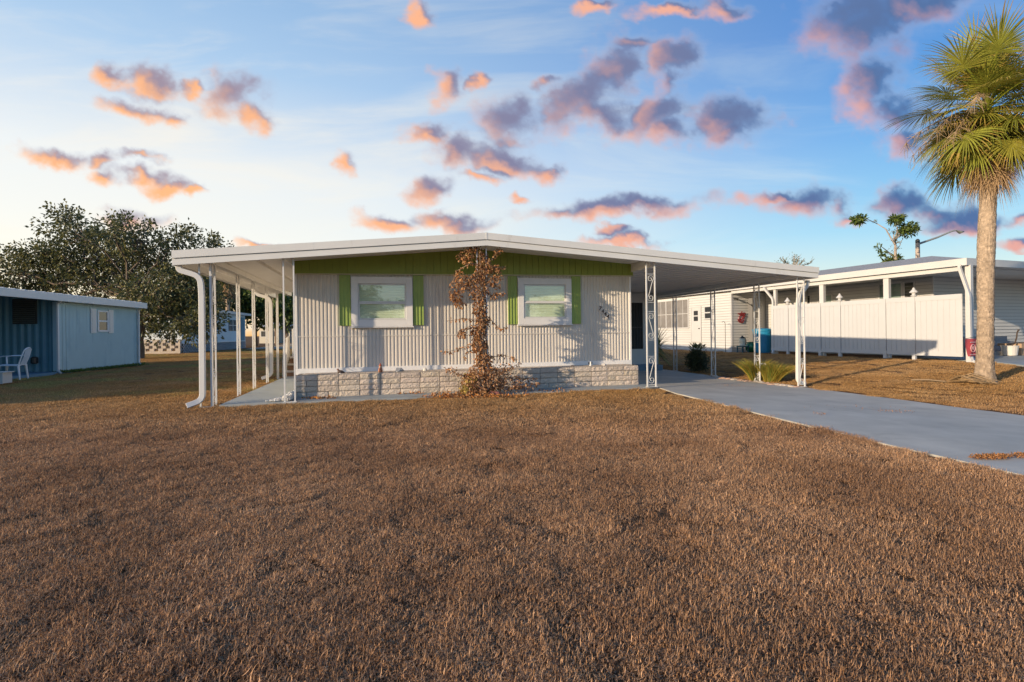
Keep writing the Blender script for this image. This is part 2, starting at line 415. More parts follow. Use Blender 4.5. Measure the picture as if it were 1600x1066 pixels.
def lawn_mat():
    m = bpy.data.materials.new('dead_lawn_soil'); m.use_nodes = True; nt = m.node_tree; b = nt.nodes['Principled BSDF']
    N = nt.nodes.new; L = nt.links.new; geo = N('ShaderNodeNewGeometry')
    n = N('ShaderNodeTexNoise'); n.inputs['Scale'].default_value = 22; n.inputs['Detail'].default_value = 8; n.inputs['Roughness'].default_value = .7
    L(geo.outputs['Position'], n.inputs['Vector'])
    r = N('ShaderNodeValToRGB'); e = r.color_ramp.elements; e[0].position = .35; e[0].color = (.05, .032, .02, 1); e[1].position = .68; e[1].color = (.26, .145, .075, 1)
    L(n.outputs[0], r.inputs[0])
    L(r.outputs[0], b.inputs['Base Color']); b.inputs['Roughness'].default_value = 1; b.inputs['Specular IOR Level'].default_value = .1
    bp = N('ShaderNodeBump'); bp.inputs['Strength'].default_value = .8; bp.inputs['Distance'].default_value = .04; L(n.outputs[0], bp.inputs['Height']); L(bp.outputs[0], b.inputs['Normal'])
    return m
M_SOIL = lawn_mat()
def axis(pts):
    out = []
    for a, b, st in pts:
        k = a
        while k < b-1e-6: out.append(k); k += st
    return out+[pts[-1][1]]
xs = axis([(-900, -100, 100), (-100, -30, 10), (-30, 30, .6), (30, 100, 10), (100, 900, 100)])
ys = axis([(-300, -60, 60), (-60, -12, 8), (-12, 34, .6), (34, 100, 6), (100, 1500, 100)])
g = MB(); g.v = [(x, y, gz(x, y)-.012) for y in ys for x in xs]; w_ = len(xs)
g.f = [(j*w_+i, j*w_+i+1, (j+1)*w_+i+1, (j+1)*w_+i) for j in range(len(ys)-1) for i in range(w_-1)]; g.t = [(1, 1, 1)]*len(g.f); g.m = [0]*len(g.f)
tag(g.build('ground', M_SOIL, smooth=True), kind='structure')

# driveway outline in house frame
DL = [(5.72, 16.2), (5.72, 9.86), (5.50, 8.9), (5.28, 6.5), (5.10, 4.2), (4.95, 1.0), (4.9, -4)]
DR = [(9.34, -4), (9.30, 4.0), (9.32, 9.0), (9.36, 16.2)]
drive_uv = DL+DR
drive = [FH.w(u, v)[:2] for u, v in drive_uv]
def inpoly(x, y, P):
    c = False; j = len(P)-1
    for i in range(len(P)):
        if (P[i][1] > y) != (P[j][1] > y) and x < (P[j][0]-P[i][0])*(y-P[i][1])/(P[j][1]-P[i][1])+P[i][0]: c = not c
        j = i
    return c
sheet('driveway', drive, .008, M_CONC)
WALK = [(-2.78, 9.82), (-1.35, 9.86), (-1.72, 10.6), (-1.72, 16.0), (-2.78, 16.0)]
sheet('side_walkway', [FH.w(u, v)[:2] for u, v in [(-2.78, 9.82), (-1.70, 9.82), (-1.70, 16.3), (-2.78, 16.3)]], .03, M_CONC2)
sheet('front_path', [FH.w(u, v)[:2] for u, v in [(-1.69, 9.82), (5.71, 9.90), (5.71, 10.9), (-1.69, 10.9)]], .026, M_CONC2)
npad_uv = [(NC+1.0, 11.9), (NC+.35, 9.6), (NC-1.9, 7.0), (NC-1.9, 4.0), (NC+8, 4.0), (NC+8, 11.9)]
npad = [FN.w(u, v)[:2] for u, v in npad_uv]
sheet('neighbour_pavement', npad, .03, M_CONC2)
M_ROAD = mat('sandy_road', (.42, .34, .26), .9, var=.08, vscale=.5)
far_road = [(-24.5, 47), (-10, 47), (-12, 74), (-33, 78)]
sheet('far_road', far_road, .03, M_ROAD, step=6)

NOGRASS = [drive, [FH.w(u, v)[:2] for u, v in [(-2.7, 9.88), (5.8, 9.96), (5.8, 26), (-1.7, 26), (-1.7, 16.4), (-2.7, 16.4)]], npad,
           [FN.w(u, v)[:2] for u, v in [(NC, 9.8), (NC+30, 9.8), (NC+30, 30), (NC, 30)]], far_road]

# ------------------------------------------------------------------ our mobile home
HO = (1.95, 10.96, 0.)
H = root('mobile_home', 'light grey mobile home with lime green gable band, white roof over porch and carport', 'mobile home', FH, HO)
WV = 10.96
UL, UR = -1.70, 5.60
def roof_z(u):            # underside of the fascia
    return 2.91-(.0912*(1.94-u) if u < 1.94 else .067*(u-1.94))
def gb(u): return 2.45+(u+1.68)*.0096     # foot of the gable band
# ribbed front wall
def ribbed(mb, u0, u1, z0, z1, v, pitch=.073, depth=.011, ph=0., top=None):
    n = int((u1-u0)/pitch)+1; pts = []
    u = u0+ph*0
    for i in range(n+1):
        a = u0+i*pitch
        for (f, dd) in ((0, 0), (.42, 0), (.5, depth), (.92, depth)):
            uu = a+f*pitch
            if uu < u1: pts.append((uu, v-dd))
    pts.append((u1, v))
    k = len(pts)
    vs = [(p[0], p[1], z0) for p in pts]+[(p[0], p[1], top(p[0]) if top else z1) for p in pts]
    mb.add(vs, [(i, i+1, i+1+k, i+k) for i in range(k-1)])
w = MB()
ribbed(w, UL, UR, 1.195, 2.50, WV)
ribbed(w, UL, UR, .55, 1.185, WV-.002)
w.box(UL, UR, WV-.022, WV-.004, 1.183, 1.20)          # lapped joint
# body behind the siding, five sides
w.add([(UL, WV+.03, .0), (UR, WV+.03, .0), (UR, 24, .0), (UL, 24, .0), (UL, WV+.03, 2.6), (UR, WV+.03, 2.6), (UR, 24, 2.6), (UL, 24, 2.6), (1.94, WV+.03, 2.98), (1.94, 24, 2.98)],
      [(0, 1, 5, 8, 4), (1, 2, 6, 5), (3, 2, 6, 9, 7)[::-1], (0, 4, 7, 3)])
# openings are covered by the window units
w.build('wall', M_SIDING, H)
t = MB(); t.box(UL-.012, UR+.012, WV-.03, WV+.0, .43, .552); t.box(UL-.012, UL+.03, WV-.026, WV+.0, .553, 2.46); t.box(UR-.03, UR+.014, WV-.026, WV+.0, .553, 2.5)
t.build('skirting_trim', M_TRIM, H, bevel=.003)
t = MB(); t.box(UL, UR, WV-.01, WV+.02, 0, .429); t.build('skirting', M_CONC2, H)
gp = MB()
def gable():
    pitch = .145; u = UL-.02; cells = []
    while u < UR+.06:
        u1 = min(u+pitch, UR+.06); cells.append((u, u1)); u = u1
    for a, b in cells:
        for (x0, x1, d) in ((a, a+.010, .034), (a+.010, b, .046)):
            zt0, zt1 = roof_z(x0)+.12, roof_z(x1)+.12
            if x1 <= x0: continue
            gp.add([(x0, WV-d, gb(x0)), (x1, WV-d, gb(x1)), (x1, WV-d, zt1), (x0, WV-d, zt0), (x0, WV-.0, gb(x0)), (x1, WV-.0, gb(x1)), (x1, WV-.0, zt1), (x0, WV-.0, zt0)],
                   [(0, 1, 2, 3), (0, 4, 5, 1), (0, 3, 7, 4), (1, 5, 6, 2), (4, 7, 6, 5)])
gable()
gp.build('gable_panel', M_GREENP, H)
t = MB(); t.prism([(UL-.03, gb(UL)-.018), (UR+.07, gb(UR)-.018), (UR+.07, gb(UR)+.003), (UL-.03, gb(UL)+.003)], WV-.058, WV-.0); t.build('gable_moulding', mat('moulding', (.5, .47, .30), .5), H)
# windows
def window(x0, x1, z0, z1, fw, rail, blind, parent=H, v=WV, split=None):
    f = MB(); 
    frect(f, x0, x1, z0, z1, fw, v-.078, v-.0145)
    f.box(x0-.02, x1+.02, v-.090, v-.0145, z0-.028, z0-.003)
    wf = f.build('window', M_TRIM, parent, bevel=.004)
    ix0, ix1, iz0, iz1 = x0+fw, x1-fw, z0+fw, z1-fw
    s = MB(); frect(s, ix0+.003, ix1-.003, iz0+.003, rail, .03, v-.066, v-.048)
    frect(s, ix0+.003, ix1-.003, rail+.002, iz1-.003, .025, v-.054, v-.036)
    s.build('sash', M_WHITE, wf, o=e_o[wf.name], bevel=.002)
    p = MB(); p.add([(ix0+.02, v-.058, iz0+.02), (ix1-.02, v-.058, iz0+.02), (ix1-.02, v-.058, rail-.01), (ix0+.02, v-.058, rail-.01)], [(0, 1, 2, 3)])
    p.add([(ix0+.02, v-.046, rail+.01), (ix1-.02, v-.046, rail+.01), (ix1-.02, v-.046, iz1-.02), (ix0+.02, v-.046, iz1-.02)], [(0, 1, 2, 3)])
    p.build('pane', GL, wf, o=e_o[wf.name])
    b = MB(); z = iz0; pl = .035
    while z < iz1-.001:
        zz = min(z+pl, iz1); zm = (z+zz)/2
        b.add([(ix0, v-.018, z), (ix1, v-.018, z), (ix1, v-.026, zm), (ix0, v-.026, zm), (ix1, v-.018, zz), (ix0, v-.018, zz)], [(0, 1, 2, 3), (3, 2, 4, 5)]); z = zz
    b.build('blind', blind, wf, o=e_o[wf.name])
    return wf
window(-.64, .59, 1.385, 2.40, .135, 1.875, M_BLIND)
window(2.87, 4.12, 1.40, 2.42, .135, 1.895, M_BLIND)
for (a, b) in ((-.865, -.655), (.605, .815), (2.655, 2.855), (4.135, 4.345)):
    s = MB(); zt = gb(a)-.022
    s.box(a, b, WV-.040, WV-.012, 1.405, zt-.002)
    n = 3
    for i in range(n+1):
        uu = a+(b-a)*i/n; s.box(max(a-.004, uu-.012), min(b+.004, uu+.012), WV-.052, WV-.0405, 1.402, zt-.004)
    s.build('shutter', M_GREEN, H, bevel=.002)
# roof: slab, two fascia bands, gutters, ceiling ribs
RV0, RV1, RV2 = 9.70, 17.6, 24.2
RUL, RUR = -3.43, 9.70
rf = MB()
def slabrun(u0, u1, v0, v1, zb, zt):
    rf.add([(u0, v0, roof_z(u0)+zb), (u1, v0, roof_z(u1)+zb), (u1, v1, roof_z(u1)+zb), (u0, v1, roof_z(u0)+zb),
            (u0, v0, roof_z(u0)+zt), (u1, v0, roof_z(u1)+zt), (u1, v1, roof_z(u1)+zt), (u0, v1, roof_z(u0)+zt)],
           [(3, 2, 1, 0), (4, 5, 6, 7), (0, 1, 5, 4), (1, 2, 6, 5), (2, 3, 7, 6), (3, 0, 4, 7)])
slabrun(RUL+.02, UL-.1, RV0+.03, RV1, .12, .19); slabrun(UL-.1, 1.94, RV0+.03, RV2, .12, .19); slabrun(1.94, UR+.1, RV0+.03, RV2, .12, .19); slabrun(UR+.1, RUR-.02, RV0+.03, RV1, .12, .19)
v = RV0+.2
while v < RV1-.05:                       # folded pan seams
    for (a, b) in ((UR+.12, RUR-.03),):
        rf.add([(a, v-.012, roof_z(a)+.121), (b, v-.012, roof_z(b)+.121), (b, v-.006, roof_z(b)+.098), (a, v-.006, roof_z(a)+.098), (b, v+.006, roof_z(b)+.098), (a, v+.006, roof_z(a)+.098), (b, v+.012, roof_z(b)+.121), (a, v+.012, roof_z(a)+.121)],
               [(0, 1, 2, 3), (3, 2, 4, 5), (5, 4, 6, 7)])
    v += .305
roof = rf.build('roof', M_CEIL, H)
fa = MB()
def band(u0, u1, za, zb, v0, v1):
    fa.add([(u0, v0, roof_z(u0)+za), (u1, v0, roof_z(u1)+za), (u1, v1, roof_z(u1)+za), (u0, v1, roof_z(u0)+za),
            (u0, v0, roof_z(u0)+zb), (u1, v0, roof_z(u1)+zb), (u1, v1, roof_z(u1)+zb), (u0, v1, roof_z(u0)+zb)],
           [(3, 2, 1, 0), (4, 5, 6, 7), (0, 1, 5, 4), (1, 2, 6, 5), (2, 3, 7, 6), (3, 0, 4, 7)])
for (a, b) in ((RUL, 1.94), (1.94, RUR)):
    band(a, b, 0, .105, RV0, RV0+.03); band(a, b, .117, .245, RV0-.022, RV0+.029); band(a, b, .1055, .1165, RV0+.012, RV0+.03)
for uj in (-1.2, 4.9, 7.9): band(uj, uj+.004, .116, .246, RV0-.0235, RV0-.0215)
fa.build('front_fascia', M_FASCIA, roof, o=Vector(HO))
t = MB(); t.box(1.925, 1.955, RV0-.026, RV0-.0225, roof_z(1.94)+.11, roof_z(1.94)+.248); t.build('ridge_clip', M_FASCIA, roof, o=Vector(HO))
def gutter(u0, u1, v0, v1, z0, z1, name='gutter'):
    q = MB(); q.box(u0, u0+.006, v0, v1, z0, z1); q.box(u1-.006, u1, v0, v1, z0, z1); q.box(u0+.006, u1-.006, v0, v1, z0, z0+.006)
    q.build(name, M_FASCIA, roof, o=Vector(HO))
gutter(RUL, RUL+.11, RV0+.032, RV1, roof_z(RUL)-.00, roof_z(RUL)+.235)
gutter(RUR-.11, RUR, RV0+.032, RV1, roof_z(RUR)-.00, roof_z(RUR)+.235)
for (uc, hz) in ((-2.90, 2.475), (9.35, 2.42)):
    q = MB(); q.box(uc-.06, uc+.06, RV0+.04, RV1-.05, hz, roof_z(uc)+.115); q.build('header_beam', M_FASCIA, H, bevel=.004)
q = MB(); q.box(-2.30, -2.26, RV0+.04, RV1-.05, roof_z(-2.28)+.06, roof_z(-2.28)+.119); q.box(-1.82, -1.71, RV0+.04, RV1-.05, roof_z(-1.8)+.02, roof_z(-1.8)+.119); q.build('ceiling_batten', M_CEIL, H)
q = MB(); q.box(5.61, 5.70, RV0+.35, RV1-.05, 2.60, roof_z(5.65)+.118); q.build('ceiling_batten', M_CEIL, H)

# ornamental iron posts
def spiral(c, r0, turns, a0, sgn, n=26):
    out = []
    for i in range(n+1):
        t = i/n; a = a0+sgn*turns*2*math.pi*t; r = r0*(1-.82*t)
        out.append((c[0]+r*math.cos(a), c[1]+r*math.sin(a)))
    return out
def s_scroll(zc, w_, hgt, flip):
    """an S shaped scroll in (x,z) between the two bars"""
    r = w_*.46; top = spiral((0, zc+hgt/2-r), r, 1.35, R(0 if flip > 0 else 180), flip)
    bot = spiral((0, zc-hgt/2+r), r, 1.35, R(180 if flip > 0 else 0), flip)
    return top, bot
def post(u, v, axis, z0, z1, wd=.185, scroll='all', parent=H):
    mb = MB(); hw = wd/2
    def P(a, z, off=0.): return (u+a, v+off, z) if axis == 'u' else (u+off, v+a, z)
    for sg in (-1, 1):
        cx, cy, _ = P(sg*hw, 0); mb.box(cx-.0125, cx+.0125, cy-.0125, cy+.0125, z0, z1)
    cx, cy, _ = P(0, 0)
    pa, pb = (hw+.03, .03) if axis == 'u' else (.03, hw+.03)
    mb.box(cx-pa, cx+pa, cy-pb, cy+pb, z0-.004, z0+.006)
    po = mb.build('support_post', M_IRON, parent)
    L_ = z1-z0; segs = [(.30, 1), (1.25, -1), (2.05, 1)] if scroll == 'all' else ([(.3, 1), (2.0, -1)] if scroll == 'few' else [])
    for zc, fl in segs:
        sc = MB(); zc = z0+zc+.05
        top, bot = s_scroll(zc, wd-.03, .56, fl)
        tb = [P(a, z) for a, z in top]; bb = [P(a, z) for a, z in bot]
        sc.tube(tb, .0065, 5, cap=False); sc.tube(bb, .0065, 5, cap=False)
        e0 = top[0]; e1 = bot[0]
        cv = []
        for i in range(9):
            t_ = i/8; a = e0[0]*(1-t_)+e1[0]*t_; z = e0[1]*(1-t_)+e1[1]*t_
            cv.append(P(a*1.0, z+.03*math.sin(2*math.pi*t_)))
        sc.tube(cv, .0065, 5, cap=False)
        for dz in (-.28, .28): 
            cx, cy, _ = P(0, 0); r_ = hw-.0135
            if axis == 'u': sc.box(cx-r_, cx+r_, cy-.005, cy+.005, zc+dz*1.08-.005, zc+dz*1.08+.005)
            else: sc.box(cx-.005, cx+.005, cy-r_, cy+r_, zc+dz*1.08-.005, zc+dz*1.08+.005)
        sc.build('scroll', M_IRON, po, o=e_o[po.name])
    return po
PV = 9.86
post(-1.645, PV, 'u', .03, roof_z(-1.6)+.118, wd=.17, scroll='none')
post(1.87, PV, 'u', .03, roof_z(1.87)+.118)
post(5.52, PV, 'u', .03, roof_z(5.52)+.118, wd=.2)
for px in (337.5, 373.5, 397.5, 418, 434.5):
    vv = FH.on_u(px, 600, -2.90)[0]
    if px == 337.5: vv = 10.0
    pp = FH.w(-2.9, vv); post(-2.90, vv, 'v', gz(pp.x, pp.y)-.01, 2.475, scroll='all')
post(-2.99, 9.86, 'u', .0, roof_z(-2.99)+.118, wd=.17, scroll='none')
for px in (1183.5, 1115, 1055.5):
    vv = FH.on_u(px, 590, 9.35)[0]; pp = FH.w(9.35, vv); post(9.35, vv, 'v', gz(pp.x, pp.y)+.02, 2.42)
post(9.35, 9.86, 'u', -.11, roof_z(9.35)+.118)
# downspouts
def downspout(pts, parent=H, r=.052, name='downspout', m=M_WHITE):
    mb = MB(); P = [Vector(p) for p in pts]; sm = [P[0]]
    for i in range(1, len(P)-1):
        a, b, c = P[i-1], P[i], P[i+1]
        k = min(.12, (b-a).length*.45, (c-b).length*.45)
        p0 = b+(a-b).normalized()*k; p2 = b+(c-b).normalized()*k
        for t_ in (0, .25, .5, .75, 1): sm.append(p0*(1-t_)**2+b*2*t_*(1-t_)+p2*t_*t_)
    sm.append(P[-1]); mb.tube(sm, r*1.2, 4, flat=(1.0, .8)); return mb.build(name, m, parent, bevel=.006)
gl_ = roof_z(RUL)+.0
downspout([(-3.36, 9.80, gl_+.03), (-3.36, 9.80, gl_-.07), (-3.04, 9.80, gl_-.17), (-3.02, 9.80, gl_-.45), (-3.02, 9.78, .13), (-3.24, 9.70, .05)])
downspout([(-3.36, 15.3, gl_+.03), (-3.36, 15.3, gl_-.07), (-3.03, 15.3, gl_-.17), (-3.02, 15.3, gl_-.45), (-3.02, 15.3, .13), (-3.25, 15.2, .05)])
downspout([(9.63, 9.95, 2.36), (9.62, 9.95, 2.25), (9.40, 9.97, 2.0), (9.38, 9.97, 1.6), (9.36, 9.97, .0), (9.52, 9.93, -.07)])
# utility room at the end of the carport, with its screen door
UV0 = 16.25
q = MB(); zt = roof_z(9.35)+.115
DA, DB = FH.on_v(979, 520, UV0)[0], FH.on_v(1008, 520, UV0)[0]
q.box(5.62, DA, UV0, 17.5, -.05, 2.56); q.box(DA, DB, UV0, 17.5, 2.30, zt+.02); q.box(DB, DB+.5, UV0, 17.5, -.1, zt); q.box(DA, DB, UV0+.3, 17.5, -.1, 2.30)
q.build('utility_room_wall', M_WHITE, H)
d_ = MB(); frect(d_, DA+.005, DB-.005, .07, 2.295, .085, UV0-.02, UV0+.03); d_.box(DA+.0901, DB-.0901, UV0-.012, UV0+.02, .1551, .60)
door = d_.build('screen_door', M_WHITE, H, bevel=.004)
d_ = MB(); d_.add([(DA+.09, UV0+.01, .602), (DB-.09, UV0+.01, .602), (DB-.09, UV0+.01, 2.21), (DA+.09, UV0+.01, 2.21)], [(0, 1, 2, 3)]); d_.build('screen', mat('insect_screen', (.035, .037, .04), .8), door, o=Vector(HO))
d_ = MB(); d_.box(DA+.091, DB-.091, UV0-.006, UV0+.008, 1.34, 1.365)
for k in range(1, 5): x_ = DA+.09+(DB-DA-.18)*k/5; d_.box(x_-.004, x_+.004, UV0-.002, UV0+.006, .603, 2.209)
d_.build('bar_grille', mat('dull_grille', (.10, .10, .10), .6), door, o=Vector(HO))
d_ = MB(); d_.tube([(DA+.05, UV0-.03, 1.0), (DA+.05, UV0-.06, 1.03), (DA+.05, UV0-.06, 1.12), (DA+.05, UV0-.03, 1.15)], .008, 6); d_.build('handle', M_BLACK, door, o=Vector(HO))
q = MB(); q.box(6.9, 9.1, UV0-.75, UV0-.01, -.13, .07); q.build('door_step', mat('shade_blue_step', (.16, .25, .34), .7, var=.08), H, bevel=.01)  # concrete step, its bluish shade put into the base colour
# house number on its slanted plaque
pl = MB(); a0 = R(-45)
cx, cz = 4.925, 1.655
oc = []
for (lx, lz) in ((-.19, 0), (-.17, .055), (.17, .055), (.19, 0), (.17, -.055), (-.17, -.055)):
    oc.append((cx+lx*math.cos(a0)-lz*math.sin(a0), cz+lx*math.sin(a0)+lz*math.cos(a0)))
pl.prism(oc[::-1], WV-.028, WV-.0145)
plq = pl.build('number_plaque', mat('plaque', (.62, .56, .50), .5), H)
def text_mesh(txt, size, ext):
    cu = bpy.data.curves.new('t', 'FONT'); cu.body = txt; cu.size = size; cu.extrude = ext; cu.align_x = 'CENTER'; cu.align_y = 'CENTER'; cu.resolution_u = 4; cu.offset = .0022
    o = bpy.data.objects.new('t', cu); COL.objects.link(o); dg = bpy.context.evaluated_depsgraph_get()
    me = bpy.data.meshes.new_from_object(o.evaluated_get(dg)); bpy.data.objects.remove(o, do_unlink=True); return me
M_NUM = mat('number_paint', (.05, .03, .02), .5)
for i, ch in enumerate('7444'):
    me = text_mesh(ch, .128, .003); me.materials.clear(); me.materials.append(M_NUM); me.name = 'digit'
    o = bpy.data.objects.new('digit', me); COL.objects.link(o); o.parent = plq
    lx = -.132+.088*i; o.location = (cx+lx*math.cos(a0)-HO[0], WV-.033-HO[1], cz+lx*math.sin(a0)+.0)
    o.rotation_euler = (R(90), R(12), 0)
# side porch steps, landing, rail and gate
st = root('porch_steps', 'painted brick steps with white rail and gate at the far end of the side porch', 'steps', FH, (-2.25, 16.4, 0))
b_ = MB()
random.seed(3)
for k in range(3):
    v0 = 16.0+k*.28; z1 = .19*(k+1)
    b_.box(-2.76, -1.73, v0, 16.9 if k == 2 else v0+.281-.001*k, .0, z1-.05)
b_.build('riser', mat('brown_brick', (.24, .14, .09), .9, var=.3, vscale=12, bump=.5, bscale=30), st)
for k in range(3):
    v0 = 16.0+k*.28; z1 = .19*(k+1); b_ = MB(); b_.box(-2.78, -1.72, v0-.03, (16.9 if k == 2 else v0+.25), z1-.049, z1); b_.build('tread', mat('step_paint', (.5, .46, .42), .8, var=.08, vscale=6), st, bevel=.006)
b_ = MB()
for u in (-2.72, -2.1, -1.78): b_.box(u-.02, u+.02, 16.86, 16.90, .572, 1.42)
b_.box(-2.70, -1.80, 16.862, 16.898, 1.421, 1.455); b_.box(-2.70, -2.12, 16.866, 16.894, .70, .725); b_.box(-2.08, -1.80, 16.866, 16.894, .70, .725)
for k in range(8): b_.box(-2.66+.11*k-.008, -2.66+.11*k+.008, 16.872, 16.888, .726, 1.42)
b_.build('rail', M_WHITE, st)
b_ = MB()
for k in range(5):
    v0 = 15.95+.05+.13*k; z = .02+.10*k*.9
    b_.box(-2.80, -2.785, v0, v0+.115, .25+.06*k, 1.12-.02*k+.04*k)
b_.box(-2.784, -2.76, 15.98, 16.02, .1, 1.1); b_.box(-2.784, -2.76, 16.6, 16.64, .57, 1.3)
b_.build('gate_panel', M_WHITE, st)
b_ = MB(); b_.tube([(-2.80, 15.72, .03), (-2.80, 15.80, .5), (-2.80, 15.98, 1.14)], .022, 6); b_.tube([(-2.72, 15.72, .03), (-2.72, 15.80, .5), (-2.72, 15.98, 1.14)], .018, 6); b_.build('handrail', M_WHITE, st)
# iron lattice screen at the porch's far end
ls = root('lattice_screen', 'white wrought iron lattice screen hanging at the far end of the side porch', 'screen', FH, (-2.2, 17.35, 1.2))
b_ = MB(); frect(b_, -2.72, -1.76, 1.2, 2.42, .025, 17.33, 17.36)
for k in range(-4, 9):
    a = -2.70+k*.24
    for sg in (1, -1):
        x0, z0 = (a, 1.22) if sg > 0 else (a, 2.40)
        pts = []
        for i in range(25):
            x = x0+.05*i; z = z0+sg*.05*i
            if -2.70 < x < -1.78 and 1.22 < z < 2.40: pts.append((x, 17.345+.004*sg, z))
        if len(pts) > 1: b_.tube([pts[0], pts[-1]], .007, 4)
b_.build('ironwork', M_IRON, ls)

# ------------------------------------------------------------------ block planter along the front wall
def planter():
    P = root('brick_planter', 'low planter wall of pale split-face blocks along the front of the grey mobile home', 'planter', FH, (1.95, 10.45, 0))
    m = MB(); u0, u1, v0 = -1.64, 5.52, 10.45; rh = .108
    random.seed(11)
    for r_ in range(4):
        z0 = .028+r_*rh; z1 = z0+rh-.011; a = u0; first = True
        while a < u1-.02:
            L_ = .39 if not first else (.39 if r_ % 2 else .195)
            if random.random() < .13: L_ = .19
            b = min(a+L_, u1)
            if u1-b < .08: b = u1
            k = random.uniform(.86, 1.08); m.ct = (k, k*random.uniform(.97, 1.0), k*random.uniform(.94, 1.0))
            jz = random.uniform(-.002, .002); jv = random.uniform(-.006, .004)
            nx = max(3, int((b-a)/.05)); nzv = 4
            base = len(m.v); vs = []; fs = []
            x0, x1 = a+.005, b-.006
            for j in range(nzv+1):
                for i in range(nx+1):
                    x = x0+(x1-x0)*i/nx; z = z0+jz+(z1-z0)*j/nzv
                    edge = (i in (0, nx)) or (j in (0, nzv))
                    d = -.012 if edge else .006*mnoise.noise(Vector((x*19, z*23, r_*3.)))*2-.018
                    vs.append((x, v0+jv+d+.008, z))
            W_ = nx+1
            for j in range(nzv):
                for i in range(nx): fs.append((j*W_+i, j*W_+i+1, (j+1)*W_+i+1, (j+1)*W_+i))
            n0 = len(vs); vs += [(x0, v0+.07, z0), (x1, v0+.07, z0), (x1, v0+.07, z1), (x0, v0+.07, z1)]
            fs.append(tuple([nzv*W_+i for i in range(nx+1)]+[n0+2, n0+3])); fs.append(tuple([n0, n0+1]+[i for i in range(nx, -1, -1)]))
            fs.append(tuple([j*W_+nx for j in range(nzv+1)]+[n0+2, n0+1])); fs.append(tuple([n0, n0+3]+[j*W_ for j in range(nzv, -1, -1)]))
            m.add(vs, fs); a = b; first = False
        # right and left returns
        for (ux0, ux1) in ((u1-.10, u1), (u0, u0+.10)):
            k = random.uniform(.9, 1.05); m.ct = (k, k, k)
            m.box(ux0+.003, ux1-.001, v0+.075, v0+.40+.0*r_, z0, z1)
    m.build('blockwork', M_BLOCK, P)
    q = MB(); q.box(u0+.01, u1-.012, v0+.012, v0+.47, .028, .455); q.build('mortar_core', M_MORTAR, P)
    q = MB(); q.box(u0+.11, u1-.11, v0+.075, v0+.475, .4555, .462); q.build('planter_top', M_BLOCK, P)
planter()

def blob_rock(name, frame, org, size, m, label, cat, group=None, seed=0, amp=.25):
    import bmesh
    bm = bmesh.new(); bmesh.ops.create_icosphere(bm, subdivisions=2, radius=1)
    for v_ in bm.verts:
        n_ = mnoise.noise(v_.co*1.6+Vector((seed*3.7, seed, 0)))
        v_.co = Vector((v_.co.x*size[0], v_.co.y*size[1], v_.co.z*size[2]))*(1+amp*n_)
        v_.co.z = max(v_.co.z, -size[2]*.5)+size[2]*.5
    me = bpy.data.meshes.new(name); bm.to_mesh(me); bm.free(); me.materials.append(m)
    o = bpy.data.objects.new(name, me); COL.objects.link(o); place(o, frame, org); tag(o, label, cat, group); return o
# small ornaments standing on the planter
M_TERRA = mat('terracotta', (.42, .17, .09), .7, var=.2, vscale=40)
M_STONE = mat('grey_stone', (.30, .31, .33), .85, var=.15, vscale=20, bump=.5, bscale=60)
def on_planter(px): return FH.on_v(px, 580, 10.6)[0]
u = on_planter(594.5)
gn = root('gnome_figurine', 'small orange terracotta gnome with a pointed hat on the planter edge', 'figurine', FH, (u, 10.56, .463))
q = MB(); q.lathe((u, 10.56, .463), [(.035, 0), (.045, .02), (.042, .06), (.030, .09)], 12); q.build('body', M_TERRA, gn, smooth=True)
q = MB(); q.lathe((u, 10.56, .463), [(.026, .0905), (.030, .105), (.027, .122)], 12); q.build('head', mat('gnome_skin', (.55, .36, .24), .7), gn, smooth=True)
q = MB(); q.lathe((u, 10.56, .463), [(.033, .1225), (.018, .15), (.004, .185)], 12); q.build('hat', mat('gnome_hat', (.40, .10, .05), .7), gn, smooth=True)
u = on_planter(532)
bd = root('bird_figurine', 'small dark and white bird ornament at the left end of the planter', 'figurine', FH, (u, 10.56, .463))
q = MB(); q.tube([(u-.05, 10.56, .49), (u-.02, 10.56, .50), (u+.03, 10.56, .495), (u+.085, 10.56, .475)], [.022, .036, .028, .006], 10); q.build('body', mat('bird_dark', (.09, .06, .05), .6), bd, smooth=True)
q = MB(); q.lathe((u-.045, 10.56, .52), [(.004, 0), (.021, .012), (.022, .024), (.01, .04)], 10); q.build('head', mat('bird_brown', (.25, .12, .08), .6), bd, smooth=True)
q = MB(); q.lathe((u, 10.56, .463), [(.03, 0), (.022, .01), (.01, .02)], 10); q.build('base', M_WHITE, bd, smooth=True)
blob_rock('grey_rock', FH, (on_planter(624), 10.58, .463), (.085, .05, .055), M_STONE, 'flat-sided grey rock standing on the planter right of the gnome', 'rock', seed=2, amp=.6)
blob_rock('white_stone', FH, (on_planter(664), 10.58, .463), (.042, .042, .042), mat('white_stone_mat', (.66, .62, .56), .7), 'round pale stone on the planter left of the dried vine', 'stone', seed=3, amp=.2)
blob_rock('pale_shell', FH, (on_planter(944), 10.60, .463), (.05, .03, .026), mat('shell', (.66, .62, .57), .7), 'pale pink shell lying on the planter near its right end', 'shell', seed=5, amp=.7)
blob_rock('brown_pebble', FH, (on_planter(894), 10.58, .463), (.045, .03, .02), mat('pebble', (.16, .11, .08), .8), 'flat dark brown pebble on the planter under the second window', 'stone', seed=6, amp=.3)
u = on_planter(922)
tf = root('angel_figurine', 'tiny white angel ornament with dark wings near the right end of the planter', 'figurine', FH, (u, 10.56, .463))
q = MB(); q.lathe((u, 10.56, .463), [(.035, 0), (.022, .04), (.014, .075), (.016, .09), (.006, .105)], 10); q.build('body', M_WHITE, tf, smooth=True)
q = MB()
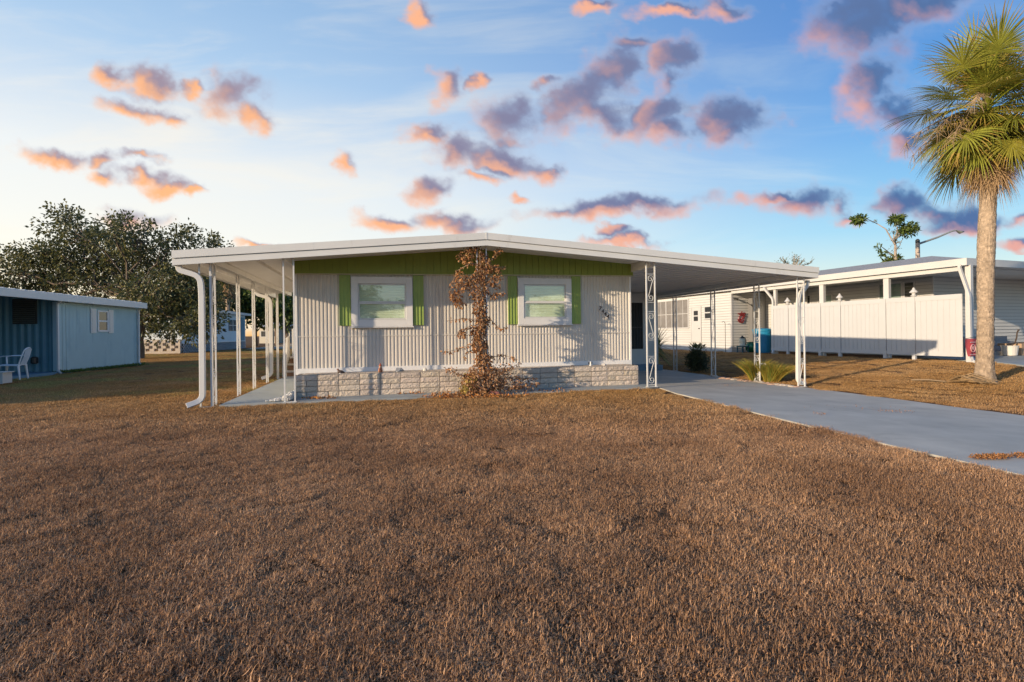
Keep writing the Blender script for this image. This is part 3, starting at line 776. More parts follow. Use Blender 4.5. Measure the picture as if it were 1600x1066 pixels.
for sg in (-1, 1): q.add([(u, 10.575, .50), (u+sg*.045, 10.58, .555), (u+sg*.05, 10.58, .52), (u+sg*.02, 10.576, .49), (u, 10.585, .50), (u+sg*.045, 10.59, .555), (u+sg*.05, 10.59, .52), (u+sg*.02, 10.586, .49)], [(0, 1, 2, 3), (7, 6, 5, 4), (0, 4, 5, 1), (1, 5, 6, 2), (2, 6, 7, 3), (3, 7, 4, 0)])
q.build('wings', M_BLACK, tf)
# ------------------------------------------------------------------ lap siding helper
def lap(mb, a0, a1, z0, z1, fixed, axis, face, pitch=.13, depth=.022):
    """clapboards on a wall; axis 'u' runs along u at v=fixed, axis 'v' along v at u=fixed; face = direction (+1/-1) the wall looks"""
    z = z0
    while z < z1-1e-4:
        zz = min(z+pitch, z1)
        def P(a, d, h): return (a, fixed+face*d, h) if axis == 'u' else (fixed+face*d, a, h)
        q = [P(a0, depth, z), P(a1, depth, z), P(a1, .001, zz), P(a0, .001, zz), P(a0, 0, z), P(a1, 0, z)]
        fs = [(0, 1, 2, 3), (4, 5, 1, 0)]
        mb.ct = (1, 1, 1); mb.add(q, fs)
        mb.ct = (.45, .45, .48); mb.add([P(a0, depth+.001, z-.002), P(a1, depth+.001, z-.002), P(a1, depth+.001, z+.010), P(a0, depth+.001, z+.010)], [(0, 1, 2, 3)]); mb.ct = (1, 1, 1); z = zz  # thin dark faces paint the shadow line under each board

# ------------------------------------------------------------------ neighbour's house on the right
M_NWHITE = mat('neighbour_white', (.54, .53, .52), .4, var=.04, vscale=2)
NB = root('neighbour_house', 'long white vinyl sided house on the right with grey shingles and a fenced carport', 'house', FN, (NC+2, 15, .15))
def nv(px, py, u=NC): return FN.on_u(px, py, u)
vC = nv(1143, 500)[0]                # front corner of the closed part
v_far = 27.0; GN = .15
q = MB()
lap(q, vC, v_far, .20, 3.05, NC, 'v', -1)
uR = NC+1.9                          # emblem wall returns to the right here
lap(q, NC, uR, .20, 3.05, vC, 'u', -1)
q.box(NC+.02, NC+8, vC+.02, v_far, .1, 3.05)
VI = 12.15; UI = FN.on_v(1458, 450, VI)[0]
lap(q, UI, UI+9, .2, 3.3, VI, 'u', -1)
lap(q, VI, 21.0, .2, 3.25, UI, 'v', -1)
q.box(UI+.02, UI+9, VI+.02, 27, .1, 3.3)
q.build('wall', M_VSID, NB)
q = MB(); q.box(NC-.02, NC+.07, vC-.022, vC+.07, .2, 3.05); q.build('corner_trim', M_NWHITE, NB)
q = MB(); q.box(UI-.02, UI+.07, VI-.022, VI+.07, .2, 3.25); q.build('corner_trim', M_NWHITE, NB)
q = MB(); q.box(NC-.015, NC+8, vC-.010, v_far-.01, .08, .199); q.box(UI-.012, UI+9, VI-.012, VI+.5, .08, .199); q.build('footing', mat('footing', (.5, .52, .54), .8), NB)
# roof: eave outline, hipped to a ridge
EU, EV = NC-.10, 9.83
q = MB(); UE = NC+14
rz0, rz1 = 3.33, 4.42
q.add([(EU, EV, rz0), (UE, EV, rz0), (UE, 27.5, rz0), (EU, 27.5, rz0), (EU+7, EV+5, rz1), (UE-7, EV+5, rz1), (UE-7, 27.5, rz1), (EU+7, 27.5, rz1)],
      [(0, 1, 5, 4), (0, 4, 7, 3), (1, 2, 6, 5), (4, 5, 6, 7), (3, 7, 6, 2)])
roofn = q.build('roof', M_SHING, NB)
def bake_shingle():
    nt = M_SHING.node_tree; b = nt.nodes['Principled BSDF']; N = nt.nodes.new; L = nt.links.new
    return
q = MB()
q.box(EU-.02, EU+.06, EV-.02, 27.5, 3.13, rz0+.02); q.box(EU+.061, UE, EV-.02, EV+.06, 3.13, rz0+.02)
q.build('fascia', M_NWHITE, roofn, o=e_o[NB.name])
q = MB(); q.box(EU+.061, UE-.1, EV+.061, 27.4, 3.14, 3.17); q.build('soffit', M_CEIL, roofn, o=e_o[NB.name])
q = MB(); q.box(NC-.03, NC+.10, 10.02, vC-.03, 2.98, 3.10); q.build('carport_beam', M_NWHITE, NB)
# carport posts
for px, u_ in ((1384, NC+.07), (1283, NC+.07)):
    vv = nv(px, 450)[0]; q = MB(); q.box(u_-.07, u_+.07, vv-.09, vv+.09, .1, 2.979); q.build('carport_post', M_NWHITE, NB, bevel=.006)
vv = nv(1513, 450)[0]
q = MB(); q.box(NC+.02, NC+.16, vv-.05, vv+.10, .1, 3.14); q.build('carport_post', M_NWHITE, NB, bevel=.006)
vl = nv(1210, 480)[0]
q = MB(); q.box(NC+.02, NC+.14, vl-.05, vl+.07, .1, 2.979); q.build('carport_post', M_NWHITE, NB, bevel=.006)
q = MB(); q.box(NC+.3, UE-2, 10.2, 27, 3.105, 3.13); q.build('carport_ceiling', M_CEIL, NB)
downspout([(EU-.05, 9.95, 3.16), (EU-.05, 9.99, 3.08), (NC-.06, 10.25-.42, 2.35), (NC-.08, 9.78, 2.2), (NC-.08, 9.76, .36), (NC-.35, 9.55, .22), (NC-.6, 9.4, .18)], parent=NB, r=.055, m=M_NWHITE)
downspout([(EU-.06, vl+.40, 3.1), (EU-.06, vl+.34, 3.0), (NC-.05, vl+.02, 2.55), (NC-.05, vl+.02, .3), (NC-.25, vl-.1, .18)], parent=NB, r=.055, m=M_NWHITE)
# big three part window, door, small window in the closed part
GLN = glass_mat('neighbour_glass', .30, (.55, .55, .55))
M_CURT = mat('grey_screen', (.20, .185, .175), .8, var=.15, vscale=3)
def nwindow(v0, v1, z0, z1, nsplit, cross=True):
    f = MB()
    U = NC-.02
    f.box(U-.035, U+.0, v0, v1, z0, z0+.06); f.box(U-.035, U, v0, v1, z1-.06, z1)
    for k in range(nsplit+1):
        vv_ = v0+(v1-v0-.06)*k/nsplit; f.box(U-.036, U-.001, vv_, vv_+.06, z0+.061, z1-.061)
    wf = f.build('window', M_NWHITE, NB)
    p = MB(); p.box(U-.008, U-.001, v0+.05, v1-.05, z0+.05, z1-.05); p.build('pane', M_CURT, wf, o=e_o[NB.name])
    b = MB()
    for k in range(nsplit):
        a = v0+(v1-v0)*(k+.5)/nsplit; b.box(U-.022, U-.010, a-.012, a+.012, z0+.062, z1-.062)
    zm = (z0+z1)/2; b.box(U-.024, U-.011, v0+.061, v1-.061, zm-.015, zm+.015)
    b.build('glazing_bar', M_NWHITE, wf, o=e_o[NB.name])
    return wf
nwindow(nv(1077, 490)[0], nv(1025.5, 490)[0], 1.33, 2.96, 3)
va, vb = nv(1114, 490)[0], nv(1101, 490)[0]
f = MB(); U = NC-.02
f.box(U-.03, U, va, vb, 1.78, 1.84); f.box(U-.03, U, va, vb, 2.42, 2.48); f.box(U-.03, U, va, va+.06, 1.841, 2.419); f.box(U-.03, U, vb-.06, vb, 1.841, 2.419); f.box(U-.03, U, va+.061, vb-.061, 2.10, 2.16)
wf = f.build('window', M_NWHITE, NB)
p = MB(); p.box(U-.008, U-.001, va+.05, vb-.05, 1.83, 2.43); p.build('pane', M_DARK, wf, o=e_o[NB.name])
va, vb = nv(1096.5, 490)[0], nv(1080.5, 490)[0]
f = MB(); f.box(U-.05, U, va, va+.06, .6, 2.5); f.box(U-.05, U, vb-.06, vb, .6, 2.5); f.box(U-.05, U, va+.061, vb-.061, 2.43, 2.5); f.box(U-.03, U, va+.061, vb-.061, .6, 2.429)
dn = f.build('door', M_NWHITE, NB)
f = MB()
vm = (va+vb)/2
for z in (1.72, 2.02): f.box(U-.036, U-.0305, vm-.16, vm+.16, z, z+.24)
f.build('door_light', M_DARK, dn, o=e_o[NB.name])
f = MB(); f.tube([(U-.03, va+.13, 1.32), (U-.085, va+.13, 1.32)], .03, 8); f.build('door_knob', M_BLACK, dn, o=e_o[NB.name])
# inner wall windows under the carport (seen above the fence)
def iwin(pxa, pxb, z0, z1, panes, m):
    a, b = FN.on_u(pxb, 470, UI)[0], FN.on_u(pxa, 470, UI)[0]
    f = MB(); U = UI-.012
    f.box(U-.03, U, a, b, z0, z0+.05); f.box(U-.03, U, a, b, z1-.05, z1)
    for k in range(panes+1):
        x = a+(b-a-.06)*k/panes; f.box(U-.03, U, x, x+.06, z0+.051, z1-.051)
    wf = f.build('window', M_NWHITE, NB); f = MB(); f.box(U-.010, U-.003, a+.04, b-.04, z0+.04, z1-.04); f.build('pane', m, wf, o=e_o[NB.name])
M_GG = mat('green_grey_glass', (.22, .30, .27), .15, var=.1); M_DG = mat('dark_pane', (.05, .055, .05), .12)
iwin(1412, 1431, 1.7, 3.0, 1, M_DG); iwin(1373, 1411.5, 1.7, 3.0, 1, M_GG); iwin(1278, 1302, 1.6, 2.75, 1, M_GG); iwin(1240, 1268, 1.5, 2.8, 2, M_DG)
# dark pillar and bracket in the recess
q = MB(); a = FN.on_v(1169.5, 500, vC-.2)[0]; q.box(a, a+.28, vC-.45, vC-.2, .15, 2.75); q.build('pillar', mat('grey_pillar', (.17, .165, .16), .7), NB)
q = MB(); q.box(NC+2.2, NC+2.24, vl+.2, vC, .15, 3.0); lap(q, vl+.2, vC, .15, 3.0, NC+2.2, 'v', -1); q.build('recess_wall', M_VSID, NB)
q = MB(); a = FN.on_v(1148, 473, vC)[0]; q.tube([(a-.08, vC-.02, 2.74), (a-.03, vC-.10, 2.75), (a+.06, vC-.16, 2.70)], [.035, .035, .055], 8); q.build('wall_lamp', M_BLACK, NB)
q = MB(); a = FN.on_v(1172, 480, vC-.5)[0]; q.tube([(a-.16, vC-.5, 2.50), (a, vC-.5, 2.44), (a+.24, vC-.5, 2.30)], .016, 6); q.tube([(a-.16, vC-.5, 2.50), (a-.18, vC-.5, 2.54)], .028, 6); q.build('bracket_arm', M_BLACK, NB)
# steps at the front of the neighbour's house
q = MB()
for k in range(4): q.box(FN.on_v(1524, 540, 11.4)[0], FN.on_v(1592, 540, 11.4)[0], 11.15+.2*k, VI-.015, .17+.17*k*.999, .17+.17*(k+1)-.002)
q.build('front_steps', mat('grey_step', (.27, .27, .28), .85, var=.12, vscale=4), NB)
q = MB(); a = FN.on_v(1588, 540, 11.0)[0]; q.box(a, a+2.2, 10.85, 11.8, .17, .60); q.build('brick_stoop', mat('tan_brick', (.40, .27, .17), .9, var=.2, vscale=10, bump=.4), NB, bevel=.01)

# ------------------------------------------------------------------ white vinyl fence of the carport: panels and posts
FE = root('vinyl_fence', 'tall white vinyl privacy fence closing the side of the neighbour\'s carport', 'fence', FN, (NC-.05, 13.5, .15))
fpx = [1205, 1232.5, 1283, 1314, 1384.5, 1430, 1509]
fv = [nv(p, 500)[0] for p in fpx]
ztop = 2.26
FU = NC-.06
for i in range(6):
    a, b = fv[i+1], fv[i]
    zb = .46 if True else .3
    zb = .30
    q = MB(); a1, b1 = a+.052, b-.052
    n = max(2, int((b1-a1)/.15)); w_ = (b1-a1)/n
    q.box(FU-.025, FU+.025, a1, b1, zb, zb+.13); q.box(FU-.025, FU+.025, a1, b1, ztop-.16, ztop)
    for k in range(n):
        q.box(FU-.014, FU+.014, a1+w_*k+.007, a1+w_*(k+1)-.007, zb+.1301, ztop-.1601)
    q.box(FU-.004, FU+.004, a1, b1, zb+.1301, ztop-.1601)
    q.build('panel', M_VINYL, FE)
for i, v_ in enumerate(fv):
    if i == 0 or i == 6: continue
    wd = .05
    q = MB(); q.box(FU-wd, FU+wd, v_-.05, v_+.05, .05, ztop-.005 if i in (2, 4) else ztop+.02); po = q.build('fence_post', M_VINYL, FE, bevel=.004)
    if i in (1, 3, 5):
        c = (FU, v_, ztop+.021)
        q = MB(); q.lathe(c, [(.095, 0), (.10, .02), (.07, .035), (.05, .05), (.06, .10), (.12, .115), (.125, .135), (.07, .20), (.035, .24), (.04, .262), (.02, .29)], 10)
        q.build('lantern_cap', M_NWHITE, po, o=e_o[FE.name])

# ------------------------------------------------------------------ things around the neighbour's recess
rb = lambda px, py, dv=0.: FN.on_v(px, py, vC-.9+dv)
def blue_bin():
    v0 = vl+.75; u0 = FN.on_v(1191.5, 520, v0)[0]; z0 = FN.on_v(1191, 549.5, v0)[1]
    z0 = .16
    t = root('recycling_bin', 'large blue plastic recycling bin in the recess beside the white fence', 'bin', FN, (u0, v0, z0))
    h = FN.on_v(1191, 513, v0)[1]-z0; r_ = (FN.on_v(1203, 520, v0)[0]-FN.on_v(1180.5, 520, v0)[0])/2
    q = MB(); q.lathe((u0, v0, z0), [(r_*.78, .02), (r_*.82, .10), (r_*.95, h*.86), (r_*.99, h*.88), (r_*.99, h*.92)], 20); q.build('body', mat('blue_plastic', (.015, .20, .36), .35, var=.08), t, smooth=False)
    q = MB(); q.lathe((u0, v0, z0), [(r_*1.04, h*.921), (r_*1.04, h*.95), (r_*.8, h*.985), (r_*.3, h)], 20); lid = q.build('lid', mat('blue_lid', (.02, .22, .38), .35), t)
    q = MB(); q.box(u0-.10, u0+.10, v0-r_*1.05-.03, v0-r_*.9, z0+h*.82, z0+h*.87); q.build('handle', mat('blue_handle', (.01, .10, .2), .4), t)
    q = MB()
    for dx in (-.11, -.04, .03): q.tube([(u0+.28+dx, v0-r_*.93, z0+h*.70), (u0+.30+dx, v0-r_*.93, z0+h*.79)], .012, 5)
    q.build('white_mark', M_NWHITE, t)
    for sg in (-1, 1): q = MB(); q.tube([(u0+sg*r_*.70-.03, v0+.1, z0+.09), (u0+sg*r_*.70+.03, v0+.1, z0+.09)], .09, 12); q.build('wheel', M_BLACK, t)
blue_bin()
v0 = vC-1.0
u0, zc = FN.on_v(1174.5, 541, v0)
gt = root('green_tub', 'glossy dark green garden pot tipped between the blue bin and the pillar', 'pot', FN, (u0, v0, .16))
q = MB(); r_ = .27
q.lathe((u0, v0, .165), [(.12, 0), (.2, .03), (.27, .14), (.29, .27), (.25, .38), (.20, .43), (.23, .46), (.22, .48)], 18)
q.build('bowl', mat('green_glaze', (.01, .16, .08), .15), gt, smooth=True)
q = MB(); q.lathe((u0, v0, .165), [(.19, .481), (.05, .49)], 12); q.build('soil', mat('dark_soil', (.04, .03, .02), .9), gt)
u0 = FN.on_v(1160.5, 541, v0)[0]
lt = root('lantern_stand', 'pale lantern standing on a small dark teal garden stool by the house corner', 'lantern', FN, (u0, v0, .16))
q = MB(); q.box(u0-.20, u0+.20, v0-.18, v0+.18, .42, .47)
for sx in (-1, 1):
    for sy in (-1, 1): q.box(u0+sx*.17-.02, u0+sx*.17+.02, v0+sy*.15-.02, v0+sy*.15+.02, .16, .4199)
q.build('stool', mat('teal_paint', (.03, .10, .12), .5), lt)
q = MB(); q.lathe((u0-.02, v0, .471), [(.13, 0), (.15, .02), (.15, .04), (.12, .05), (.14, .15), (.14, .30), (.11, .36)], 12); q.build('shade', mat('lantern_cream', (.66, .58, .42), .4), lt, smooth=True)
q = MB(); q.lathe((u0-.02, v0, .832), [(.13, 0), (.10, .04), (.05, .08), (.03, .12)], 12); q.tube([(u0+.13, v0, .5), (u0+.19, v0, .62), (u0+.17, v0, .78), (u0+.1, v0, .86)], .03, 6); q.build('cap', M_BLACK, lt, smooth=True)
# curved hook pole by the siding
a = nv(1133.5, 545, NC-.5)[0]; b = nv(1127.5, 505, NC-.5)[0]
hk = MB(); zt = nv(1133, 502.5, NC-.5)[1]; pts = [(NC-.5, a, .16), (NC-.5, a, zt-.12)]
for k in range(9):
    t_ = R(180*k/8*.75); pts.append((NC-.5, a+(b-a)*.5*(1-math.cos(t_)), zt-.12+.12*math.sin(t_)))
hk.tube(pts, .014, 6); o = hk.build('garden_hook', M_BLACK, None, o=Vector((NC-.5, a, .16))); place(o, FN, (NC-.5, a, .16)); tag(o, 'thin black shepherd hook pole standing against the white siding near the corner', 'garden hook')
# red wall emblem: eagle over a globe on a slanted anchor
def emblem():
    cu, cz = FN.on_v(1157.3, 496, vC); y0 = vC-.05
    t = root('wall_emblem', 'red and white eagle, globe and anchor plaque on the siding beside the pillar', 'emblem', FN, (cu, vC-.02, cz))
    s = (FN.on_v(1164, 496, vC)[0]-FN.on_v(1151, 496, vC)[0])/2
    M_R = mat('emblem_red', (.22, .015, .02), .4); M_W = mat('emblem_silver', (.55, .42, .42), .4)
    q = MB()
    ring = [(cu+s*(.0+.62*math.cos(R(a_))), y0, cz+s*(-.28+.62*math.sin(R(a_)))) for a_ in range(0, 361, 20)]; q.tube(ring, s*.10, 6)
    q.lathe((0, 0, 0), [], 3) if False else None
    q.build('globe_ring', M_R, t)
    q = MB(); n = 18
    q.add([(cu+s*.56*math.cos(2*math.pi*k/n), y0+.01, cz-s*.28+s*.56*math.sin(2*math.pi*k/n)) for k in range(n)]+[(cu+s*.56*math.cos(2*math.pi*k/n), y0+.03, cz-s*.28+s*.56*math.sin(2*math.pi*k/n)) for k in range(n)], [tuple(range(n-1, -1, -1))]+[(k, (k+1) % n, (k+1) % n+n, k+n) for k in range(n)])
    q.build('globe', M_W, t)
    q = MB(); q.prism([(cu-s*.45, cz-s*.15), (cu-s*.1, cz-s*.32), (cu-s*.12, cz-s*.62), (cu-s*.35, cz-s*.50)], y0-.012, y0+.009); q.prism([(cu+s*.05, cz+s*.05), (cu+s*.35, cz+s*.0), (cu+s*.30, cz-s*.3), (cu+s*.1, cz-s*.2)], y0-.012, y0+.009); q.build('continent', M_R, t)
    q = MB()      # eagle, wings spread
    q.prism([(cu-s*.10, cz+s*.30), (cu-s*.85, cz+s*.55), (cu-s*.95, cz+s*.78), (cu-s*.35, cz+s*.80), (cu-s*.08, cz+s*.92), (cu, cz+s*1.15), (cu+s*.13, cz+s*1.05), (cu+s*.10, cz+s*.85), (cu+s*.45, cz+s*.85), (cu+s*.98, cz+s*.82), (cu+s*.80, cz+s*.55), (cu+s*.12, cz+s*.28)][::-1], y0-.03, y0-.0125); q.build('eagle', M_R, t)
    q = MB(); q.tube([(cu+s*.75, y0-.02, cz+s*.35), (cu-s*.45, y0-.02, cz-s*.95)], s*.075, 6); q.tube([(cu-s*.95, y0-.02, cz-s*.35), (cu-s*.8, y0-.02, cz-s*.75), (cu-s*.45, y0-.02, cz-s*.98), (cu+s*.05, y0-.02, cz-s*1.05), (cu+s*.3, y0-.02, cz-s*.9)], s*.075, 6); q.tube([(cu+s*.42, y0-.02, cz+s*.42), (cu+s*.85, y0-.02, cz+s*.10)], s*.07, 6); q.build('anchor', M_R, t)
emblem()
# red garden banner on the corner post
def banner():
    v0 = 9.62; U0 = FN.on_v(1508, 530, v0)[0]; U1 = FN.on_v(1531, 530, v0)[0]; z1 = FN.on_v(1515, 529.5, v0)[1]; z0 = FN.on_v(1515, 557, v0)[1]
    t = root('garden_banner', 'red garden banner with a pale round crest hanging beside the palm trunk', 'banner', FN, (U1-.05, v0, gz(*FN.w(U1, v0)[:2])))
    q = MB(); q.tube([(U1-.06, v0+.03, .1), (U1-.06, v0+.03, z1+.06), (U0, v0+.03, z1+.0)], .009, 6); q.build('pole', M_BLACK, t)
    nx, nz = 10, 10; vs = []
    for j in range(nz+1):
        for i in range(nx+1):
            f_, g_ = i/nx, j/nz; x = U0+(U1-U0)*f_*(1-.12*g_)+.12*g_*(U1-U0)*(1-f_)*1.5
            vs.append((x, v0+.02*math.sin(f_*9+g_*3), z1-(z1-z0)*g_))
    q = MB(); q.add(vs, [(j*(nx+1)+i, (j+1)*(nx+1)+i, (j+1)*(nx+1)+i+1, j*(nx+1)+i+1) for j in range(nz) for i in range(nx)]); cl = q.build('cloth', mat('red_cloth', (.50, .075, .085), .8, var=.06, vscale=8), t, smooth=True)
    cx, cz = U0+(U1-U0)*.46, z1-(z1-z0)*.54; q = MB(); s = (z1-z0)*.21
    q.tube([(cx+s*math.cos(R(a_)), v0-.028, cz+s*math.sin(R(a_))) for a_ in range(0, 361, 24)], .012, 5)
    q.prism([(cx-s*.5, cz), (cx-s*.1, cz-s*.45), (cx+s*.35, cz-s*.3), (cx+s*.45, cz+s*.25), (cx+s*.1, cz+s*.6), (cx-s*.3, cz+s*.4)], v0-.034, v0-.024)
    q.box(cx-s*1.3, cx+s*1.1, v0-.03, v0-.022, cz-s*1.85, cz-s*1.6); q.box(cx-s*1.2, cx+s*1.0, v0-.03, v0-.022, cz+s*1.5, cz+s*1.75)
    q.build('crest', mat('crest_pale', (.62, .36, .36), .8), cl, o=e_o[t.name])
banner()
# planter bucket with a dead stem by the steps
v0 = 10.9; u0 = FN.on_v(1578, 548, v0)[0]
bk = root('planter_bucket', 'white planter tub with a bare bent stem beside the neighbour\'s front steps', 'planter', FN, (u0, v0, .18))
q = MB(); q.lathe((u0, v0, .18), [(.17, 0), (.20, .02), (.235, .32), (.25, .33), (.25, .36), (.2, .362), (.19, .30)], 18); q.build('tub', mat('tub_cream', (.6, .57, .52), .5), bk)
q = MB(); q.tube([(u0, v0, .4), (u0+.12, v0, .58), (u0+.30, v0, .62), (u0+.42, v0, .82), (u0+.45, v0, 1.0), (u0+.55, v0, 1.1)], [.03, .028, .026, .024, .02, .03], 7); q.tube([(u0+.12, v0, .58), (u0-.2, v0, .60)], .016, 5); q.build('stem', mat('dark_stem', (.07, .05, .04), .9), bk)

# ------------------------------------------------------------------ blue mobile home on the left
FB = Frame(R(9.02))
P0 = G(92.4, 584.7); bu, bv0 = FB.uv(P0); bv1 = FB.on_u(217.5, 530, bu)[0]; BZ = 0.; vE = bv0+.12
BL = root('blue_mobile_home', 'light blue mobile home at the left edge with a roofed porch end', 'mobile home', FB, (bu-2, bv0+2, 0))
bz = lambda px, py: FB.on_u(px, py, bu)[1]
zb_ = bz(92.4, 477); zbe = bz(219, 486)
q = MB(); pitch = .18; k = 0; vv = bv0
zt = 2.46
while vv < bv1-.01:
    e = min(vv+pitch, bv1); q.add([(bu, vv, 0), (bu, e-.012, 0), (bu, e-.012, zt), (bu, vv, zt), (bu-.008, e-.012, 0), (bu-.008, e, 0), (bu-.008, e, zt), (bu-.008, e-.012, zt)], [(0, 1, 2, 3), (4, 5, 6, 7), (1, 4, 7, 2)]); vv = e
q.box(bu-6, bu-.02, bv0+.5, bv1, .0, zt); q.add([(bu-6.5, bv0+.5, zt-.01), (bu-.02, bv0+.5, zt-.01), (bu-.02, bv0+.5, 2.63), (bu-6.5, bv0+.5, 2.96), (bu-6.5, bv1, zt-.01), (bu-.02, bv1, zt-.01), (bu-.02, bv1, 2.63), (bu-6.5, bv1, 2.96)], [(0, 1, 2, 3), (7, 6, 5, 4), (1, 5, 6, 2)])
q.box(bu-6.4, bu-3.0, 6.9, vE-.13, .0, 2.72)
q.build('wall', M_BLUE, BL)
q = MB()     # deep corrugated end wall under the porch roof
n = 44; vs = []; fs = []; vE = bv0+.12
for k in range(n*4+1):
    x = bu-.02-k*.055; d = (0, .05, .05, 0)[k % 4]; vs += [(x, vE-d, 0.08), (x, vE-d, 2.62+(bu+.22-x)*.0505)]
fs = [(2*k, 2*k+1, 2*k+3, 2*k+2) for k in range(n*4)]
q.add(vs, fs); q.build('porch_wall', M_BLUED, BL)
q = MB(); q.box(bu-.18, bu-.06, vE-.12, vE-.051, .05, zt); q.box(bu-.058, bu+.008, vE-.06, bv0-.001, .05, zt); q.box(bu-.03, bu+.012, bv1-.03, bv1+.03, 0, zt); q.build('corner_trim', mat('pale_blue_trim', (.40, .56, .62), .5), BL)
q = MB(); q.box(bu-2.99, bu+.1, bv0-6, vE-.06, -.02, .09); q.build('porch_slab', mat('porch_slab', (.10, .20, .27), .8, var=.1), BL)
RB0, RB1 = bv0-10.3, bv1+.08; ue = bu+.20
z_r = lambda v: 2.62+(v-bv0)*(bz(219, 480)-bz(92.4, 471))/(bv1-bv0)*0
zt2 = 2.70
q = MB(); q.add([(bu-6.5, RB0, zt2+.34), (ue, RB0, zt2), (ue, RB1, zt2), (bu-6.5, RB1, zt2+.34), (bu-6.5, RB0, zt2+.27), (ue, RB0, zt2-.07), (ue, RB1, zt2-.07), (bu-6.5, RB1, zt2+.27)], [(0, 1, 2, 3), (7, 6, 5, 4), (0, 4, 5, 1), (1, 5, 6, 2), (2, 6, 7, 3)])
k = RB0+.2
while k < RB1: q.add([(bu-6.4, k, zt2+.37), (ue-.02, k, zt2+.035), (ue-.02, k+.05, zt2+.035), (bu-6.4, k+.05, zt2+.37), (bu-6.4, k, zt2+.33), (ue-.02, k, zt2+.0), (ue-.02, k+.05, zt2+.0), (bu-6.4, k+.05, zt2+.33)], [(0, 1, 2, 3), (0, 4, 5, 1), (2, 6, 7, 3), (1, 5, 6, 2)]); k += .4
rB = q.build('roof', mat('blue_grey_roof', (.30, .36, .44), .4, var=.1), BL)
q = MB(); q.box(ue, ue+.10, RB0, RB1, 2.46, 2.70); q.build('fascia', M_WHITE, rB, o=e_o[BL.name], bevel=.008)
for px, dvv in ((90.5, 0), (217, 0)):
    vv = FB.on_u(px, 530, bu+.06)[0]; downspout([(bu+.17, vv, 2.47), (bu+.06, vv, 2.40), (bu+.06, vv, .15), (bu+.06, vv-.02, .12), (bu+.2, vv-.1, .05)], parent=BL, r=.04)
q = MB(); xw, zw = FB.on_v(39, 487, vE-.07)
q.box(xw-.36, xw+.36, vE-.09, vE-.055, zw-.42, zw+.42)
vt = q.build('vent', mat('vent_dark', (.05, .055, .05), .6), BL); q = MB()
for k in range(12): q.add([(xw-.33, vE-.13, zw-.38+.065*k), (xw+.33, vE-.13, zw-.38+.065*k), (xw+.33, vE-.091, zw-.34+.065*k), (xw-.33, vE-.091, zw-.34+.065*k)], [(0, 1, 2, 3)])
q.build('louvre', mat('louvre', (.10, .11, .10), .5), vt, o=e_o[BL.name])
xw, zw = FB.on_v(56, 563, vE-.07); q = MB(); q.lathe((xw, vE-.13, zw-.12), [(.06, 0), (.10, .03), (.10, .2), (.06, .24)], 12); q.build('meter_box', M_BLACK, BL)
va, vb = FB.on_u(152, 500, bu)[0], FB.on_u(168.3, 500, bu)[0]; za, zb2 = bz(160, 518.5), bz(160, 485.5)
q = MB(); x = bu
q.box(x+.002, x+.03, va, vb, za, za+.06); q.box(x+.002, x+.03, va, vb, zb2-.06, zb2); q.box(x+.002, x+.03, va, va+.06, za+.061, zb2-.061); q.box(x+.002, x+.03, vb-.06, vb, za+.061, zb2-.061); q.box(x+.002, x+.03, va+.061, vb-.061, (za+zb2)/2-.03, (za+zb2)/2+.03)
wf = q.build('window', M_TRIM, BL)
q = MB(); q.box(x+.003, x+.010, va+.05, vb-.05, za+.05, zb2-.05); q.build('pane', mat('mirror_pane', (.06, .07, .07), .04, spec=1., metal=.0), wf, o=e_o[BL.name])
for (a, b) in ((141, 149.5), (168.8, 176.2)):
    va, vb = FB.on_u(a, 500, bu)[0], FB.on_u(b, 500, bu)[0]; q = MB(); q.box(bu+.002, bu+.03, va, vb, za-.05, zb2+.05)
    n = 14
    for k in range(n): q.box(bu+.031, bu+.045, va+.05, vb-.05, za+(zb2-za)*k/n, za+(zb2-za)*(k+.5)/n)
    q.build('shutter', M_WHITE, BL)

# ------------------------------------------------------------------ plastic garden chair and box on the blue porch
def chair(frame, u, v, z, rot, label, group):
    t = bpy.data.objects.new('garden_chair', None); COL.objects.link(t); t.location = frame.w(u, v, z); t.rotation_euler = (0, 0, frame.th+rot); tag(t, label, 'chair', group)
    M_P = mat('white_plastic', (.62, .68, .72), .35)
    O = Vector((0, 0, 0))
    q = MB(); n = 8; vs = []
    for j in range(n+1):
        for i in range(n+1):
            a, b = i/n-.5, j/n; vs.append((a*(.46-.05*b), b*.44-.22, .42+.012*math.cos(a*6)-.02*b))
    q.add(vs, [(j*(n+1)+i, j*(n+1)+i+1, (j+1)*(n+1)+i+1, (j+1)*(n+1)+i) for j in range(n) for i in range(n)])
    s_ = q.build('seat', M_P, t, o=O, smooth=True); md = s_.modifiers.new('s', 'SOLIDIFY'); md.thickness = .015
    q = MB()
    for sx in (-1, 1): q.tube([(sx*.20, .2, .40), (sx*.235, .27, .62), (sx*.20, .33, .82)], [.02, .016, .016], 6)
    q.tube([(-.20, .33, .82), (-.1, .345, .86), (0, .35, .87), (.1, .345, .86), (.2, .33, .82)], .018, 6)
    for k in range(6): x = -.15+.06*k; q.tube([(x*.9, .21, .40), (x, .30, .62), (x, .345, .855)], .011, 5)
    q.build('backrest', M_P, t, o=O)
    for sx in (-1, 1):
        q = MB(); q.tube([(sx*.25, -.22, .62), (sx*.275, -.1, .655), (sx*.27, .12, .66), (sx*.225, .28, .66)], .02, 6, flat=(1.3, .6)); q.tube([(sx*.25, -.22, .62), (sx*.24, -.21, .42)], .018, 6); q.build('armrest', M_P, t, o=O)
        for sy in (-1, 1):
            q = MB(); q.tube([(sx*.22, sy*.2, .41), (sx*.25, sy*.24, .0)], [.032, .018], 6); q.build('leg', M_P, t, o=O)
    return t
